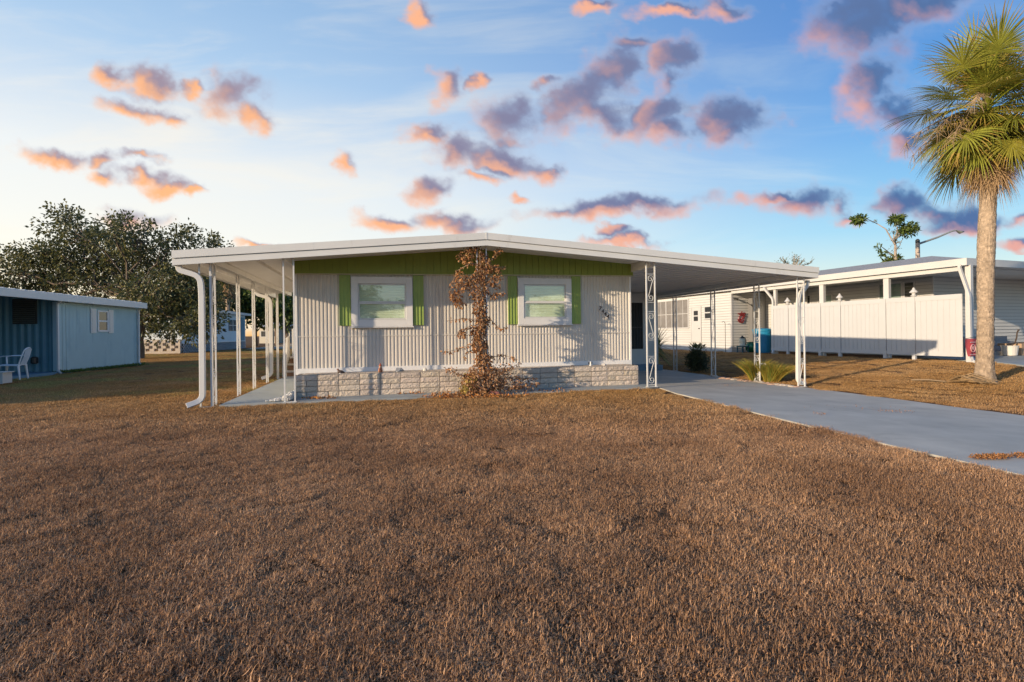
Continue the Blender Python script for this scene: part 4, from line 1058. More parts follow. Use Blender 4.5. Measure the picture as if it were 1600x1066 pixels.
p = G(20, 598); uu, vv = FB.uv(p); chair(FB, uu, vv, .09, R(-75), 'white plastic garden armchair on the blue home\'s porch, fully in view', 'chairs on the blue porch')
p = G(-27, 598); uu, vv = FB.uv(p); chair(FB, uu, vv, .09, R(60), 'white plastic garden chair cut off by the left edge', 'chairs on the blue porch')
p = G(-2, 603); uu, vv = FB.uv(p)
bx = root('storage_crate', 'small off-white plastic crate on the ground below the garden chair', 'crate', FB, (uu, vv, .05))
q = MB(); frect(q, uu-.22, uu+.22, .06, .36, .03, vv-.18, vv-.16); q.box(uu-.2, uu+.2, vv-.159, vv+.16, .07, .34); q.box(uu-.24, uu+.24, vv-.19, vv+.18, .341, .37); q.build('crate_body', mat('crate_white', (.5, .5, .48), .6), bx, bevel=.008)

# ------------------------------------------------------------------ white house behind, with lattice skirt and block wall
FL = Frame(R(9.))
C0 = G(284, 552.5); lu, lv = FL.uv(C0)
WH = root('white_mobile_home', 'white mobile home with lattice skirt seen under the big tree', 'mobile home', FL, (lu-3, lv+3, 0))
lv1 = FL.on_u(383, 500, lu)[0]; LZ = 3.2
q = MB(); q.box(lu-7, lu, lv+1.6, lv1, .75, LZ); q.box(lu-7, lu-.001, lv+.02, lv+1.599, .75, 1.35)
for k in range(9): q.box(lu-6.9+.75*k, lu-6.9+.75*k+.14, lv+.02, lv+.12, 1.351, LZ-.01)
q.build('wall', mat('pale_blue_white', (.62, .68, .72), .6, var=.04, vscale=1), WH)
q = MB(); q.box(lu-7.3, lu+.35, lv-.4, lv1+.7, LZ, LZ+.20); q.add([(lu-7.3, lv-.4, LZ+.201), (lu+.35, lv-.4, LZ+.201), (lu+.35, lv1+.7, LZ+.201), (lu-7.3, lv1+.7, LZ+.201), (lu-3.5, lv-.4, LZ+.75), (lu-3.5, lv1+.7, LZ+.75)], [(0, 1, 4), (1, 2, 5, 4), (3, 0, 4, 5), (2, 3, 5)]); q.build('roof', M_WHITE, WH)
q = MB(); a, b = FL.on_u(357, 505, lu)[0], FL.on_u(369, 505, lu)[0]
q.box(lu+.01, lu+.04, a, b, 1.7, 2.7); wf = q.build('window', mat('night_pane', (.10, .14, .17), .1), WH)
q = MB(); q.box(lu+.041, lu+.06, (a+b)/2-.05, (a+b)/2+.05, 1.7, 2.7); q.box(lu+.041, lu+.058, a, (a+b)/2-.051, 2.17, 2.23); q.box(lu+.041, lu+.058, (a+b)/2+.051, b, 2.17, 2.23); q.build('glazing_bar', M_WHITE, wf, o=e_o[WH.name])
q = MB(); a = FL.on_u(376, 505, lu)[0]; q.box(lu+.01, lu+.05, a, a+.9, .8, 3.0); q.build('door', M_BLUED, WH)
q = MB(); q.box(lu-4.4, lu-2.3, lv+1.55, lv+1.59, 1.5, 2.9); q.build('window', mat('porch_screen', (.13, .14, .12), .4), WH)
q = MB(); dlt = .26     # lattice
for sg in (1, -1):
    k = lv-1.2
    while k < lv1:
        pts = [(lu+.03+.012*sg, k+j*.05, (.02+j*.05) if sg > 0 else (.74-j*.05)) for j in range(15)]; pts = [p_ for p_ in pts if lv < p_[1] < lv1]
        if len(pts) > 1: q.tube([pts[0], pts[-1]], .028, 4, flat=(1, .3))
        k += dlt
q.box(lu+.0, lu+.05, lv, lv1, .70, .76); q.build('lattice_skirt', M_WHITE, WH)
q = MB(); q.box(lu-.3, lu-.2, lv+.1, lv1, 0, .7); q.build('underfloor', M_DARK, WH)
# pierced block wall in front
x0, x1 = FL.on_v(212, 540, lv-.35)[0], FL.on_v(282, 540, lv-.35)[0]
q = MB(); zh = .98; nr = 5; rh = zh/nr
for r_ in range(nr):
    z0 = r_*rh; k = 0; a = x0-(.2 if r_ % 2 else 0)
    if r_ in (0, ): 
        q.box(x0, x1, lv-.4, lv-.2, z0, z0+rh-.003); continue
    while a < x1-.1:
        q.box(max(a, x0), min(a+.30, x1), lv-.4, lv-.2, z0, z0+rh-.003); a += .56
q.box(x0, x1, lv-.41, lv-.19, zh, zh+.05); q.box(x1-.12, x1+.0, lv-.415, lv-.185, 0, zh-.001)
o = q.build('block_wall', M_BLOCK, None, o=Vector((x1, lv-.3, 0))); place(o, FL, (x1, lv-.3, 0)); tag(o, 'low pierced white block wall in front of the far white mobile home', 'wall')
# pale houses across the far road
def far_house(name, label, px0, px1, Y, zt, m, mr, door=True):
    a, b = AT(px0, 520, Y), AT(px1, 520, Y); t = root(name, label, 'house', FW, ((a.x+b.x)/2, Y+3, 0))
    q = MB(); q.box(a.x, b.x, Y, Y+7, -.1, zt); q.build('wall', m, t)
    q = MB(); q.add([(a.x-.5, Y-.5, zt+.02), (b.x+.5, Y-.5, zt+.02), (b.x+.5, Y+7.5, zt+.02), (a.x-.5, Y+7.5, zt+.02), (a.x-.5, Y+3.5, zt+1.1), (b.x+.5, Y+3.5, zt+1.1)], [(0, 1, 5, 4), (2, 3, 4, 5), (0, 4, 3), (1, 2, 5), (3, 2, 1, 0)]); q.build('roof', mr, t)
    for f_ in (.25, .7):
        x = a.x+(b.x-a.x)*f_; q = MB(); frect(q, x-.5, x+.5, 1.0, 2.0, .07, Y-.04, Y-.002); w_ = q.build('window', M_WHITE, t); q = MB(); q.box(x-.42, x+.42, Y-.02, Y-.003, 1.08, 1.92); q.build('pane', M_DARK, w_, o=e_o[t.name])
far_house('cream_house', 'small cream house across the far road, right of the white mobile home', 405, 434, 82, 2.6, mat('cream', (.55, .50, .40), .7), M_SHING)
far_house('grey_house', 'low grey house across the far road, behind the side porch posts', 436, 470, 84, 2.7, mat('greyh', (.30, .32, .30), .7), M_SHING)

# ------------------------------------------------------------------ street lamp
LP = AT(1434, 400, 34)
sla = root('street_lamp', 'tall street lamp with a long curved arm behind the neighbour\'s roof', 'street lamp', FW, (LP.x, 34, .1))
q = MB(); zt = AT(1434, 374, 34).z; q.tube([(LP.x, 34, 0), (LP.x, 34, zt-.25)], [.17, .12], 10); q.build('pole', mat('concrete_pole', (.42, .34, .28), .8), sla)
q = MB(); q.lathe((LP.x, 34, zt-.249), [(.10, 0), (.13, .05), (.12, .2), (.05, .27)], 10); q.build('pole_cap', M_BLACK, sla)
q = MB(); p0, p1, p2, p3 = AT(1436, 381, 34), AT(1465, 371, 34), AT(1487, 361.5, 34), AT(1494, 360, 34); q.tube([p0, p1, p2, p3], [.07, .06, .05, .05], 8); q.build('arm', mat('galvanised', (.22, .24, .24), .5), sla)
q = MB(); p4, p5 = AT(1495, 360.5, 34), AT(1506, 362, 34); q.tube([p4, (p4+p5)/2-Vector((0, 0, .08)), p5], [.07, .17, .05], 10, flat=(1, .6)); q.build('lamp_head', mat('lamp_grey', (.16, .17, .17), .5), sla)
# ------------------------------------------------------------------ foliage helpers
def rvec():
    while True:
        v_ = Vector((random.uniform(-1, 1), random.uniform(-1, 1), random.uniform(-1, 1)))
        if .05 < v_.length < 1: return v_
def leaf(mb, p, d, L_, W_, droop=.0, twist=None):
    d = d.normalized(); s_ = d.cross(twist if twist is not None else rvec())
    if s_.length < 1e-3: s_ = d.cross(Vector((0, 0, 1)))
    s_.normalize(); n_ = s_.cross(d)
    tip = p+d*L_+Vector((0, 0, -droop*L_)); mid = p+d*L_*.45+n_*W_*.25
    mb.add([p, mid+s_*W_*.5, tip, mid-s_*W_*.5], [(0, 1, 2), (0, 2, 3)])
def tint(a, b, c=None):
    k = random.uniform(a, b); return (k*random.uniform(.9, 1.1), k, k*random.uniform(.85, 1.1)) if c is None else tuple(k*v_*random.uniform(.92, 1.08) for v_ in c)
def tuft(mb, p, n, r_, L_, W_, pal, droop=.2, out=None):
    for i in range(n):
        d = rvec(); 
        if out is not None: d = d*.8+out
        q = p+d.normalized()*random.uniform(.0, r_)
        mb.ct = random.choice(pal); k = random.uniform(.7, 1.25); mb.ct = tuple(k*c_ for c_ in mb.ct)
        leaf(mb, q, d+Vector((0, 0, random.uniform(-.5, .4))), L_*random.uniform(.7, 1.2), W_*random.uniform(.7, 1.2), droop)
def limb(mb, a, b, r0, r1, n=5, wob=.08, sides=6):
    a = Vector(a); b = Vector(b); pts = []; L_ = (b-a).length
    off = [rvec()*wob*L_ if 0 < i < n else Vector((0, 0, 0)) for i in range(n+1)]
    for i in range(n+1): pts.append(a.lerp(b, i/n)+off[i]*math.sin(math.pi*i/n))
    mb.tube(pts, [r0+(r1-r0)*i/n for i in range(n+1)], sides); return pts
PAL_OAK = [(1, 1, 1), (1.35, 1.25, .9), (.7, .8, .8), (.9, 1.0, .9), (1.7, 1.45, 1.0), (.55, .6, .6)]
def tree(name, label, base, fork, blobs, leafL, leafW, dens, leafmat, barkmat, trunk_r, pal=PAL_OAK, per=16, group=None, cat='tree', gaps=.0, seed=1, droop=.15):
    random.seed(seed)
    t = bpy.data.objects.new(name, None); COL.objects.link(t); t.location = base; tag(t, label, cat, group); o = Vector(base)
    tb = MB(); cr = MB()
    limb(tb, base, fork, trunk_r*1.25, trunk_r*.8, 6, .03, 9)
    for (c, r_) in blobs:
        lr = max(trunk_r*.12, trunk_r*.45*min(1, r_/2.0))
        pts = limb(tb, fork+rvec()*trunk_r*.3, c, lr, lr*.35, 6, .10, 6)
        vol = r_**3; n = max(3, int(dens*r_**2))
        for k in range(n):
            v_ = rvec(); v_ = v_.normalized()*(random.random()**.38)
            p = c+Vector((v_.x*r_*1.1, v_.y*r_*1.1, v_.z*r_*.85))
            if mnoise.noise(p*(1.3/leafL*.16)) < gaps-.28: continue
            if k % 5 == 0: limb(tb, c.lerp(pts[3], random.random()*.6), p, lr*.3, lr*.08, 3, .12, 4)
            tuft(cr, p, per, leafL*2.2, leafL, leafW, pal, droop, v_*.6)
    tb.build('trunk', barkmat, t, o=o); cr.build('crown', leafmat, t, o=o)
    return t

# ------------------------------------------------------------------ the big tree behind the blue home
YT = 29.
bl = []
random.seed(5)
for (px, py, r_) in [(30, 425, 34), (70, 392, 34), (65, 445, 40), (112, 362, 36), (105, 415, 42), (150, 395, 40), (178, 365, 34), (212, 372, 36), (205, 420, 46), (150, 445, 42), (248, 412, 36), (250, 455, 42), (210, 465, 36), (285, 440, 34), (300, 478, 34), (270, 495, 30), (300, 508, 26), (262, 372, 18), (285, 368, 18), (318, 384, 22), (335, 400, 24), (100, 340, 18), (15, 400, 16), (255, 520, 18), (325, 430, 30), (320, 505, 24), (215, 495, 30), (240, 480, 34), (300, 455, 34), (325, 470, 28)]:
    Y = YT+random.uniform(-2.2, 2.2); bl.append((AT(px, py, Y), r_/800*Y))
b0 = AT(212, 540, YT); b0.z = 0
tree('broadleaf_tree', 'big dark broadleaf tree spreading behind the blue mobile home', b0, AT(215, 470, YT), bl, .20, .115, 72, M_LEAF, M_BARK, .34, gaps=.02, per=13, seed=5)
# dense background trees behind the porch, each its own
M_LEAF2 = M_LEAFG
for i, (px, py, r_, Y, lab, m_, nb) in enumerate([
    (330, 455, 52, 56, 'dark evergreen behind the white mobile home roof', M_LEAF, 7),
    (398, 466, 56, 60, 'yellow-green bushy tree seen between the side porch posts', M_LEAFG, 7),
    (432, 452, 44, 66, 'tall leafy tree rising above the far cream house', M_LEAFG, 7),
    (448, 478, 40, 58, 'green tree behind the porch lattice screen', M_LEAFG, 6),
    (372, 428, 32, 62, 'tall dark tree crown just under the porch roof line', M_LEAF, 5),
    (492, 500, 40, 62, 'leafy tree hidden mostly by the grey home, behind the porch end', M_LEAF, 5)]):
    random.seed(40+i); c = AT(px, py, Y); bs = []
    for k in range(nb): bs.append((AT(px+random.uniform(-1, 1)*r_*.6, py+random.uniform(-.6, .7)*r_*.6, Y+random.uniform(-1.5, 1.5)), r_*.58/800*Y))
    b0 = Vector((c.x, Y, 0)); tree('background_tree', lab, b0, b0.lerp(c, .6), bs, .42, .26, 14, m_, M_BARK, .22, per=12, seed=60+i, group='trees behind the side porch')
# dead palm and slim trunk behind the porch
pz = AT(356, 482, 53); o = root('cabbage_palm', 'palm with a brown skirt of dead fronds behind the white mobile home', 'palm tree', FW, (pz.x, 53, 0))
q = MB(); q.tube([(pz.x, 53, 0), (pz.x, 53, AT(356, 440, 53).z)], [.22, .2], 8); q.build('trunk', M_BARKP, o)
q = MB(); random.seed(9); top = AT(357, 440, 53)
for k in range(240):
    a = random.uniform(0, 6.28); d = Vector((math.cos(a)*.5, math.sin(a)*.5, random.uniform(-1.6, -.3))); q.ct = tint(.7, 1.3); leaf(q, top+Vector((math.cos(a)*.2, math.sin(a)*.2, random.uniform(-1.3, .3))), d, random.uniform(.6, 1.2), .10)
q.build('dead_skirt', M_PALMD, o)
q = MB()
for k in range(260):
    a = random.uniform(0, 6.28); d = Vector((math.cos(a), math.sin(a), random.uniform(-.5, 1.0))); q.ct = tint(.5, 1.1); leaf(q, top+Vector((0, 0, .3)), d, random.uniform(1.2, 2.1), .14, .25)
q.build('crown', M_LEAFG, o)
pz = AT(424, 515, 44); o = bpy.data.objects.new('slim_trunk_tree', None)
random.seed(77); c0 = Vector((pz.x, 44, 0)); tree('slim_tree', 'slim tree with a pale trunk standing behind the rear porch downspout', c0, AT(425, 478, 44), [(AT(420, 455, 44), 1.6), (AT(435, 440, 44), 1.4)], .3, .2, 18, M_LEAFG, M_BARKP, .16, per=12, seed=78)

# bare and half bare trees behind the neighbour's roof
def bare_tree(name, label, px0, py0, Y, tips, r0, leafs, seed, cat='tree', pal=[(1, 1, 1)], twig=0):
    random.seed(seed); b = AT(px0, py0, Y); base = Vector((b.x, Y, .1)); t = bpy.data.objects.new(name, None); COL.objects.link(t); t.location = base; tag(t, label, cat)
    tb = MB(); cr = MB(); 
    for pts in tips:
        P = [AT(x, y, Y+random.uniform(-.4, .4)) for x, y in pts[1:]]; n = len(P); k0 = pts[0]
        if P[0].z < 3 and k0 >= r0: P = [base]+P; n += 1
        tb.tube(P, [k0*(1-.65*i/(n-1)) for i in range(n)], 6)
        for j in range(twig):
            i = random.randrange(1, n); a = P[i-1].lerp(P[i], random.random()); e = a+Vector((random.uniform(-1, 1), random.uniform(-.4, .4), random.uniform(-.2, 1)))*random.uniform(.2, .6); limb(tb, a, e, k0*.22, k0*.08, 3, .15, 4)
            for z in range(4): cr.ct = tint(.6, 1.2); leaf(cr, a.lerp(e, random.random()), rvec(), .10, .05)
    for (x, y, r_, n, m_) in leafs:
        c = AT(x, y, Y); rr = r_/800*Y
        for k in range(n):
            v_ = rvec(); cr.ct = random.choice(pal); tuft(cr, c+Vector((v_.x, v_.y, v_.z*.7))*rr, 5, .12, .26, .10, pal, .1)
    tb.build('trunk', mat('pale_bark', (.34, .27, .21), .9, var=.2), t, o=base); cr.build('crown', M_LEAFG, t, o=base)
bare_tree('sparse_tree', 'nearly bare tree with three leafy tufts behind the neighbour\'s roof', 1399, 412, 31,
    [(.10, (1399, 415), (1399, 385), (1398, 372)), (.045, (1398, 382), (1392, 372), (1384, 358), (1371, 350), (1352, 341)), (.045, (1398, 374), (1402, 362), (1401, 345)), (.04, (1399, 374), (1405, 368), (1412, 363)), (.05, (1397, 402), (1388, 394), (1378, 386)), (.03, (1397, 378), (1396, 366), (1395, 360)), (.03, (1399, 392), (1406, 384), (1408, 377))],
    .10, [(1342, 343, 8.5, 60, 0), (1401, 343, 8.5, 60, 0), (1419, 358, 12, 80, 0), (1388, 410, 9, 60, 0), (1401, 404, 5, 25, 0), (1377, 397, 5, 8, 0), (1374, 388, 4, 5, 0)], 21, pal=[(1, 1, .8), (.7, .8, .7), (1.3, 1.2, .7), (.4, .5, .5)], twig=7)
tips = []
random.seed(33)
for k in range(15):
    x = 1240+random.uniform(-34, 34); tips.append((.045, (1240+random.uniform(-6, 6), 428), ((1240+x)/2, 415), (x, 397+abs(x-1240)*.35+random.uniform(-2, 6))))
bare_tree('bare_tree', 'leafless twiggy tree top behind the end of the carport roof', 1240, 430, 44, [(.2, (1240, 440), (1240, 425))]+tips, .2, [], 34, twig=14)

# trees across the street, seen in the window panes
for i, (x, y, h, lab) in enumerate([(8.5, -38, 7.5, 'broad street tree mirrored in the left window'), (0, -44, 8.5, 'tall street tree mirrored at the edge of the left window'), (34, -38, 7, 'street tree mirrored in the right window')]):
    random.seed(90+i); c = Vector((x, y, h*.62)); bs = [(c+Vector((rvec().x*2.6, rvec().y*2, rvec().z*1.8)), 1.5) for k in range(8)]
    tree('street_tree', lab, Vector((x, y, 0)), Vector((x, y, h*.35)), bs, .34, .2, 16, M_LEAFG, M_BARK, .22, per=10, seed=95+i, group='trees across the street')

# ------------------------------------------------------------------ cabbage palm on the right
def palm():
    random.seed(12)
    B = G(1540, 598); Y = B.y
    t = bpy.data.objects.new('palm_tree', None); COL.objects.link(t); t.location = B; tag(t, 'tall cabbage palm with a full green fan crown at the right edge of the lawn', 'palm tree')
    prof = [(1538, 602, 44), (1538, 594, 38), (1538, 580, 32), (1539, 555, 29), (1540, 500, 27.5), (1540, 440, 28.5), (1541, 380, 30), (1543, 330, 28.5), (1545, 285, 28), (1547, 195, 26)]
    tb = MB(); C = [AT(x, y, Y) for x, y, _ in prof]; C[0].z = B.z-.05
    Rr = [w_/2/800*Y*.74 for _, _, w_ in prof]
    # dense rings with the criss-cross leaf scars as real relief
    pts = []; rad = []
    for i in range(len(C)-1):
        n = max(2, int((C[i+1]-C[i]).length/.035))
        for k in range(n): f_ = k/n; pts.append(C[i].lerp(C[i+1], f_)); rad.append(Rr[i]*(1-f_)+Rr[i+1]*f_)
    S_ = 36; vs = []; cts = []
    for i, (p, r_) in enumerate(zip(pts, rad)):
        for j in range(S_):
            a = 2*math.pi*j/S_; h = p.z-B.z
            n_ = mnoise.noise(Vector((math.cos(a)*3.2, math.sin(a)*3.2, h*14)))*.06+mnoise.noise(Vector((math.cos(a)*9, math.sin(a)*9, h*26+5)))*.05
            if h < .5: n_ += .10*(1-h/.5)*math.sin(a*7+1)*.6
            rr = r_*(1+n_); vs.append(p+Vector((math.cos(a)*rr, math.sin(a)*rr, 0)))
    for i in range(len(pts)-1):
        for j in range(S_):
            k = 1+.5*mnoise.noise(Vector((j*.9, i*.55, 1))); kk = k*(.9 if i < 40 else 1); tb.ct = (kk, kk, kk)
            b = [i*S_+j, i*S_+(j+1) % S_, (i+1)*S_+(j+1) % S_, (i+1)*S_+j]; tb.f.append(tuple(b)); tb.t.append(tb.ct); tb.m.append(0)
    tb.v = [tuple(v_) for v_ in vs]
    tb.build('trunk', M_BARKP, t, o=B, smooth=True)
    top = AT(1543, 180, Y)
    def frond(org, az, el, petL, fanL, dead=False, sag=.5):
        q = MB(); d0 = Vector((math.cos(az)*math.cos(el), math.sin(az)*math.cos(el), math.sin(el)))
        side = Vector((-math.sin(az), math.cos(az), 0)); d = d0.copy(); p = org.copy(); pet = [p.copy()]
        for k in range(6):
            d = (d+Vector((0, 0, -sag*.10))).normalized(); p = p+d*petL/6; pet.append(p.copy())
        q.ct = (1.2, 1.3, .9) if not dead else (.9, .85, .8); q.tube(pet, [.022]*3+[.016]*4, 5, flat=(1.3, .6))
        up = side.cross(d).normalized()
        if up.z < 0: up = -up
        nl = 42 if not dead else 22; base_k = random.uniform(.8, 1.15); yel = random.random()
        for i in range(nl):
            f_ = (i/(nl-1)-.5)*2; ang = f_*R(108); Lf = fanL*(1-.30*abs(f_)**1.6)*random.uniform(.88, 1.06)
            cpos = p+d*(.22*fanL*(1-abs(f_)))
            dl = (d*math.cos(ang)+side*math.sin(ang)+up*(.12-.35*abs(f_)*.3)+rvec()*.05).normalized()
            wv = dl.cross(up).normalized(); w_ = .0165*(fanL/.95)
            seg = 5; pp = cpos.copy(); dd = dl.copy(); row = []
            for s_ in range(seg+1):
                g_ = s_/seg; ww = w_*(.35+1.2*g_ if g_ < .35 else (1.0-.92*((g_-.35)/.65)))*(.55 if dead else 1)
                row.append((pp-wv*ww, pp+up*ww*.55*0+up*(-.3*ww), pp+wv*ww))
                dd = (dd+Vector((0, 0, -(sag*.19*(g_+.15)**1.1*(1.6 if dead else 1.)))) + rvec()*.03).normalized(); pp = pp+dd*Lf/seg
            k = base_k*random.uniform(.75, 1.25); tipd = random.random() < .4
            for s_ in range(seg):
                if dead: q.ct = (k, k*.95, k*.9)
                else:
                    br = 1.0 if not (tipd and s_ >= 3) else 1.0
                    q.ct = (k*(1.0+.45*yel), k*(1.05+.15*yel), k*.85) if not (tipd and s_ >= 3) else (k*1.7, k*1.1, k*1.3)
                a, b = row[s_], row[s_+1]
                q.add([a[0], a[1], a[2], b[0], b[1], b[2]], [(0, 1, 4, 3), (1, 2, 5, 4)])
        return q
    cr = 0; N_ = 92
    for i in range(N_):
        f_ = i/(N_-1); el = R(84-106*f_+random.uniform(-9, 9)); az = i*2.39996+random.uniform(-.25, .25)
        org = top+Vector((0, 0, .42-.65*f_))
        q = frond(org, az, el, random.choice([.25, .45, .65, .85, 1.0])*random.uniform(.9, 1.1)*(1.0 if f_ > .12 else .85), random.uniform(.72, .95), sag=.75+.9*f_)
        q.build('frond', M_PALM, t, o=B)
    for i in range(34):
        az = i*2.39996+.7; el = R(random.uniform(-78, -45)); org = top+Vector((math.cos(az)*.12, math.sin(az)*.12, -.55-random.random()*.45))
        q = frond(org, az, el, random.uniform(.25, .5), random.uniform(.5, .8), dead=True, sag=1.5); q.build('dead_frond', M_PALMD, t, o=B)
    # one dead frond hanging on the left, and the dry flower stalks
    q = frond(AT(1530, 225, Y), R(190), R(-20), .55, .55, dead=True, sag=5.0); q.build('dead_frond', M_PALMD, t, o=B)
    q = MB(); q.ct = (1, 1, 1)
    for i in range(6):
        az = random.uniform(0, 6.28); d = Vector((math.cos(az), math.sin(az), random.uniform(.1, 1.0))).normalized(); p = top.copy(); pts = [p.copy()]
        if i < 2: d = Vector((-1, -.3+.5*i, .35)).normalized()
        for k in range(9):
            d = (d+Vector((0, 0, -.13))).normalized(); p = p+d*.19; pts.append(p.copy())
            if k > 2:
                for m_ in range(9):
                    e = p+(rvec()*.5+Vector((0, 0, -.35)))*.5; q.tube([p, p.lerp(e, .5)+rvec()*.03, e], [.005, .004, .003], 3, cap=False)
        q.tube(pts, [.016-.0012*k for k in range(len(pts))], 5)
    q.build('flower_stalk', M_PALMD, t, o=B)
    q = MB()      # old leaf boots below the crown
    for i in range(60):
        az = random.uniform(0, 6.28); h = random.uniform(-1.25, -.25); c = top+Vector((0, 0, h)); r_ = .18
        p = c+Vector((math.cos(az)*r_, math.sin(az)*r_, 0)); e = p+Vector((math.cos(az)*.12, math.sin(az)*.12, -random.uniform(.15, .5)))
        k = random.uniform(.7, 1.2); q.ct = (k, k, k); q.tube([p+Vector((0, 0, .1)), p.lerp(e, .5), e], [.03, .024, .008], 4, flat=(1.4, .4))
    q.build('leaf_boots', M_PALMD, t, o=B)
palm()
# fallen frond at its foot
random.seed(8)
a, b, c = G(1425, 597), G(1478, 600), G(1560, 604)
fr = bpy.data.objects.new('fallen_frond', None); COL.objects.link(fr); fr.location = b; tag(fr, 'dry fallen palm frond lying on the lawn at the foot of the palm', 'palm frond')
q = MB(); q.tube([a+Vector((0, 0, .045)), a.lerp(b, .5)+Vector((0, 0, .07)), b+Vector((0, 0, .05))], [.032, .026, .02], 6, flat=(1.3, .6)); q.build('stalk', M_PALMD, fr, o=b)
q = MB(); dm = (c-b); L_ = dm.length; dn_ = dm.normalized(); sd_ = Vector((-dn_.y, dn_.x, 0))
for i in range(46):
    f_ = random.uniform(-1, 1); k = random.uniform(.7, 1.35); q.ct = (k, k*.95, k*.85)
    e = b+dn_*L_*random.uniform(.6, 1.05)+sd_*f_*.28+Vector((0, 0, random.uniform(.02, .10))); m_ = b.lerp(e, .5)+sd_*f_*.14+Vector((0, 0, random.uniform(.06, .20)))
    q.tube([b+Vector((0, 0, .05)), m_, e], [.008, .016, .005], 4, flat=(1.5, .35), cap=False)
q.build('fan', M_PALMD, fr, o=b)

# ------------------------------------------------------------------ dead vine on the centre post
def vine():
    random.seed(14); v0 = PV; o = FH.w(1.87, v0, .03)
    t = bpy.data.objects.new('dead_vine', None); COL.objects.link(t); t.location = o; tag(t, 'dried brown climbing vine smothering the centre porch post', 'vine')
    P = lambda px, py, dv=0.: (lambda uz: FH.w(uz[0], v0+dv, uz[1]))(FH.on_v(px, py, v0+dv))
    st = MB()
    for k in range(7):
        pts = []; ph = random.uniform(0, 6); 
        for i in range(16):
            y = 616-(616-398)*i/15; pts.append(P(755+6.5*math.sin(ph+i*.55)+random.uniform(-2, 2), y, .07*math.cos(ph+i*.5)))
        st.tube(pts, [.017-.0008*i for i in range(16)], 5)
    br = [((752, 415), (735, 412), (715, 425), (706, 450), (704, 468)), ((755, 420), (735, 430), (722, 455), (716, 472)), ((762, 410), (775, 398), (782, 391)), ((762, 415), (775, 420), (792, 418)), ((758, 440), (775, 450), (783, 448)), ((758, 455), (770, 462), (790, 458)),
          ((757, 490), (772, 505), (785, 515), (790, 512)), ((754, 515), (735, 512), (715, 520)), ((750, 530), (725, 545), (700, 549), (690, 548)), ((752, 500), (730, 497), (700, 500)), ((750, 545), (730, 552), (725, 560)), ((762, 560), (790, 556), (808, 560)), ((760, 590), (790, 578), (815, 565)), ((758, 600), (800, 590), (838, 592)), ((752, 600), (720, 585), (700, 582)), ((755, 612), (800, 606), (845, 600))]
    lf = MB(); PALV = [(1, 1, 1), (1.45, 1.35, 1.2), (1.25, .95, .7), (.75, .6, .55), (1.5, 1.35, 1.1), (1.1, .8, .55), (.5, .42, .42)]
    PALY = [(1.1, 1.35, .6), (1.3, 1.5, .7), (.8, 1.1, .5)]; PALP = [(1.6, 1.6, 1.7), (1.35, 1.25, 1.3), (1.1, .95, .9), (.6, .5, .48)]
    def hang(p, pal, L_=.055, W_=.030):
        lf.ct = random.choice(pal); k = random.uniform(.7, 1.3); lf.ct = tuple(k*c_ for c_ in lf.ct)
        d = Vector((random.uniform(-.7, .7), random.uniform(-.7, .7), random.uniform(-1.2, .25))); L_ *= random.uniform(.7, 1.35)
        d.normalize(); s_ = d.cross(rvec()).normalized(); n_ = s_.cross(d); W_ *= random.uniform(.6, 1.1); c_ = random.uniform(-.4, .7)*W_
        lf.add([p, p+d*L_*.3+s_*W_*.5+n_*c_, p+d*L_*.62+s_*W_*.42+n_*c_*1.2, p+d*L_*(.98)+n_*c_*.5, p+d*L_*.62-s_*W_*.42+n_*c_*1.2, p+d*L_*.3-s_*W_*.5+n_*c_, p+d*L_*.5], [(0, 1, 6), (1, 2, 6), (2, 3, 6), (3, 4, 6), (4, 5, 6), (5, 0, 6)])
    for b_ in br:
        pts = [P(x+random.uniform(-2, 2), y+random.uniform(-2, 2), random.uniform(-.10, .10)) for x, y in b_]; st.tube(pts, [.008]*(len(pts)-1)+[.004], 4)
        for i in range(len(pts)-1):
            for k in range(int((pts[i+1]-pts[i]).length/.012)): hang(pts[i].lerp(pts[i+1], random.random())+rvec()*.04, PALV)
    def cloud(px, py, rx, ry, n, pal, dv=.16, off=0.):
        for k in range(n):
            v_ = rvec(); hang(P(px+v_.x*rx, py+v_.z*ry, off+v_.y*dv), pal)
    for (x, y, rx, ry, n) in [(728, 400, 15, 13, 170), (742, 392, 16, 8, 120), (755, 418, 14, 25, 420), (748, 450, 17, 26, 480), (722, 440, 13, 18, 220), (712, 462, 9, 12, 120), (718, 474, 10, 8, 90), (776, 425, 12, 13, 150), (778, 392, 8, 5, 40), (750, 480, 13, 18, 330), (753, 505, 11, 16, 420), (772, 440, 8, 12, 60), (774, 462, 9, 6, 40), (747, 522, 13, 12, 300), (722, 522, 8, 7, 80), (750, 540, 13, 16, 420), (755, 562, 14, 14, 400)]: cloud(x, y, rx, ry, n, PALV, .15)
    for (x, y, rx, ry, n, pal) in [(755, 580, 24, 15, 420, PALV+PALP), (755, 600, 36, 16, 520, PALP), (735, 595, 14, 16, 300, PALY+PALY+PALV), (728, 608, 10, 9, 120, PALY), (775, 590, 20, 20, 240, PALP), (745, 612, 30, 7, 260, PALP+PALV), (800, 600, 22, 13, 110, PALP), (818, 606, 22, 7, 60, PALP), (790, 575, 14, 12, 70, PALP), (705, 578, 10, 5, 30, PALP), (700, 615, 28, 5, 150, PALV)]: cloud(x, y, rx, ry, n, pal, .34, -.02)
    for k in range(46):
        a = P(755+random.uniform(-8, 8), 616); e = P(755+random.uniform(-42, 60), random.uniform(560, 605), random.uniform(-.3, .3)); limb(st, a, e, .008, .003, 5, .10, 4)
    st.build('stem', M_STEM, t, o=o); lf.build('leaves', M_LEAFD, t, o=o)
vine()
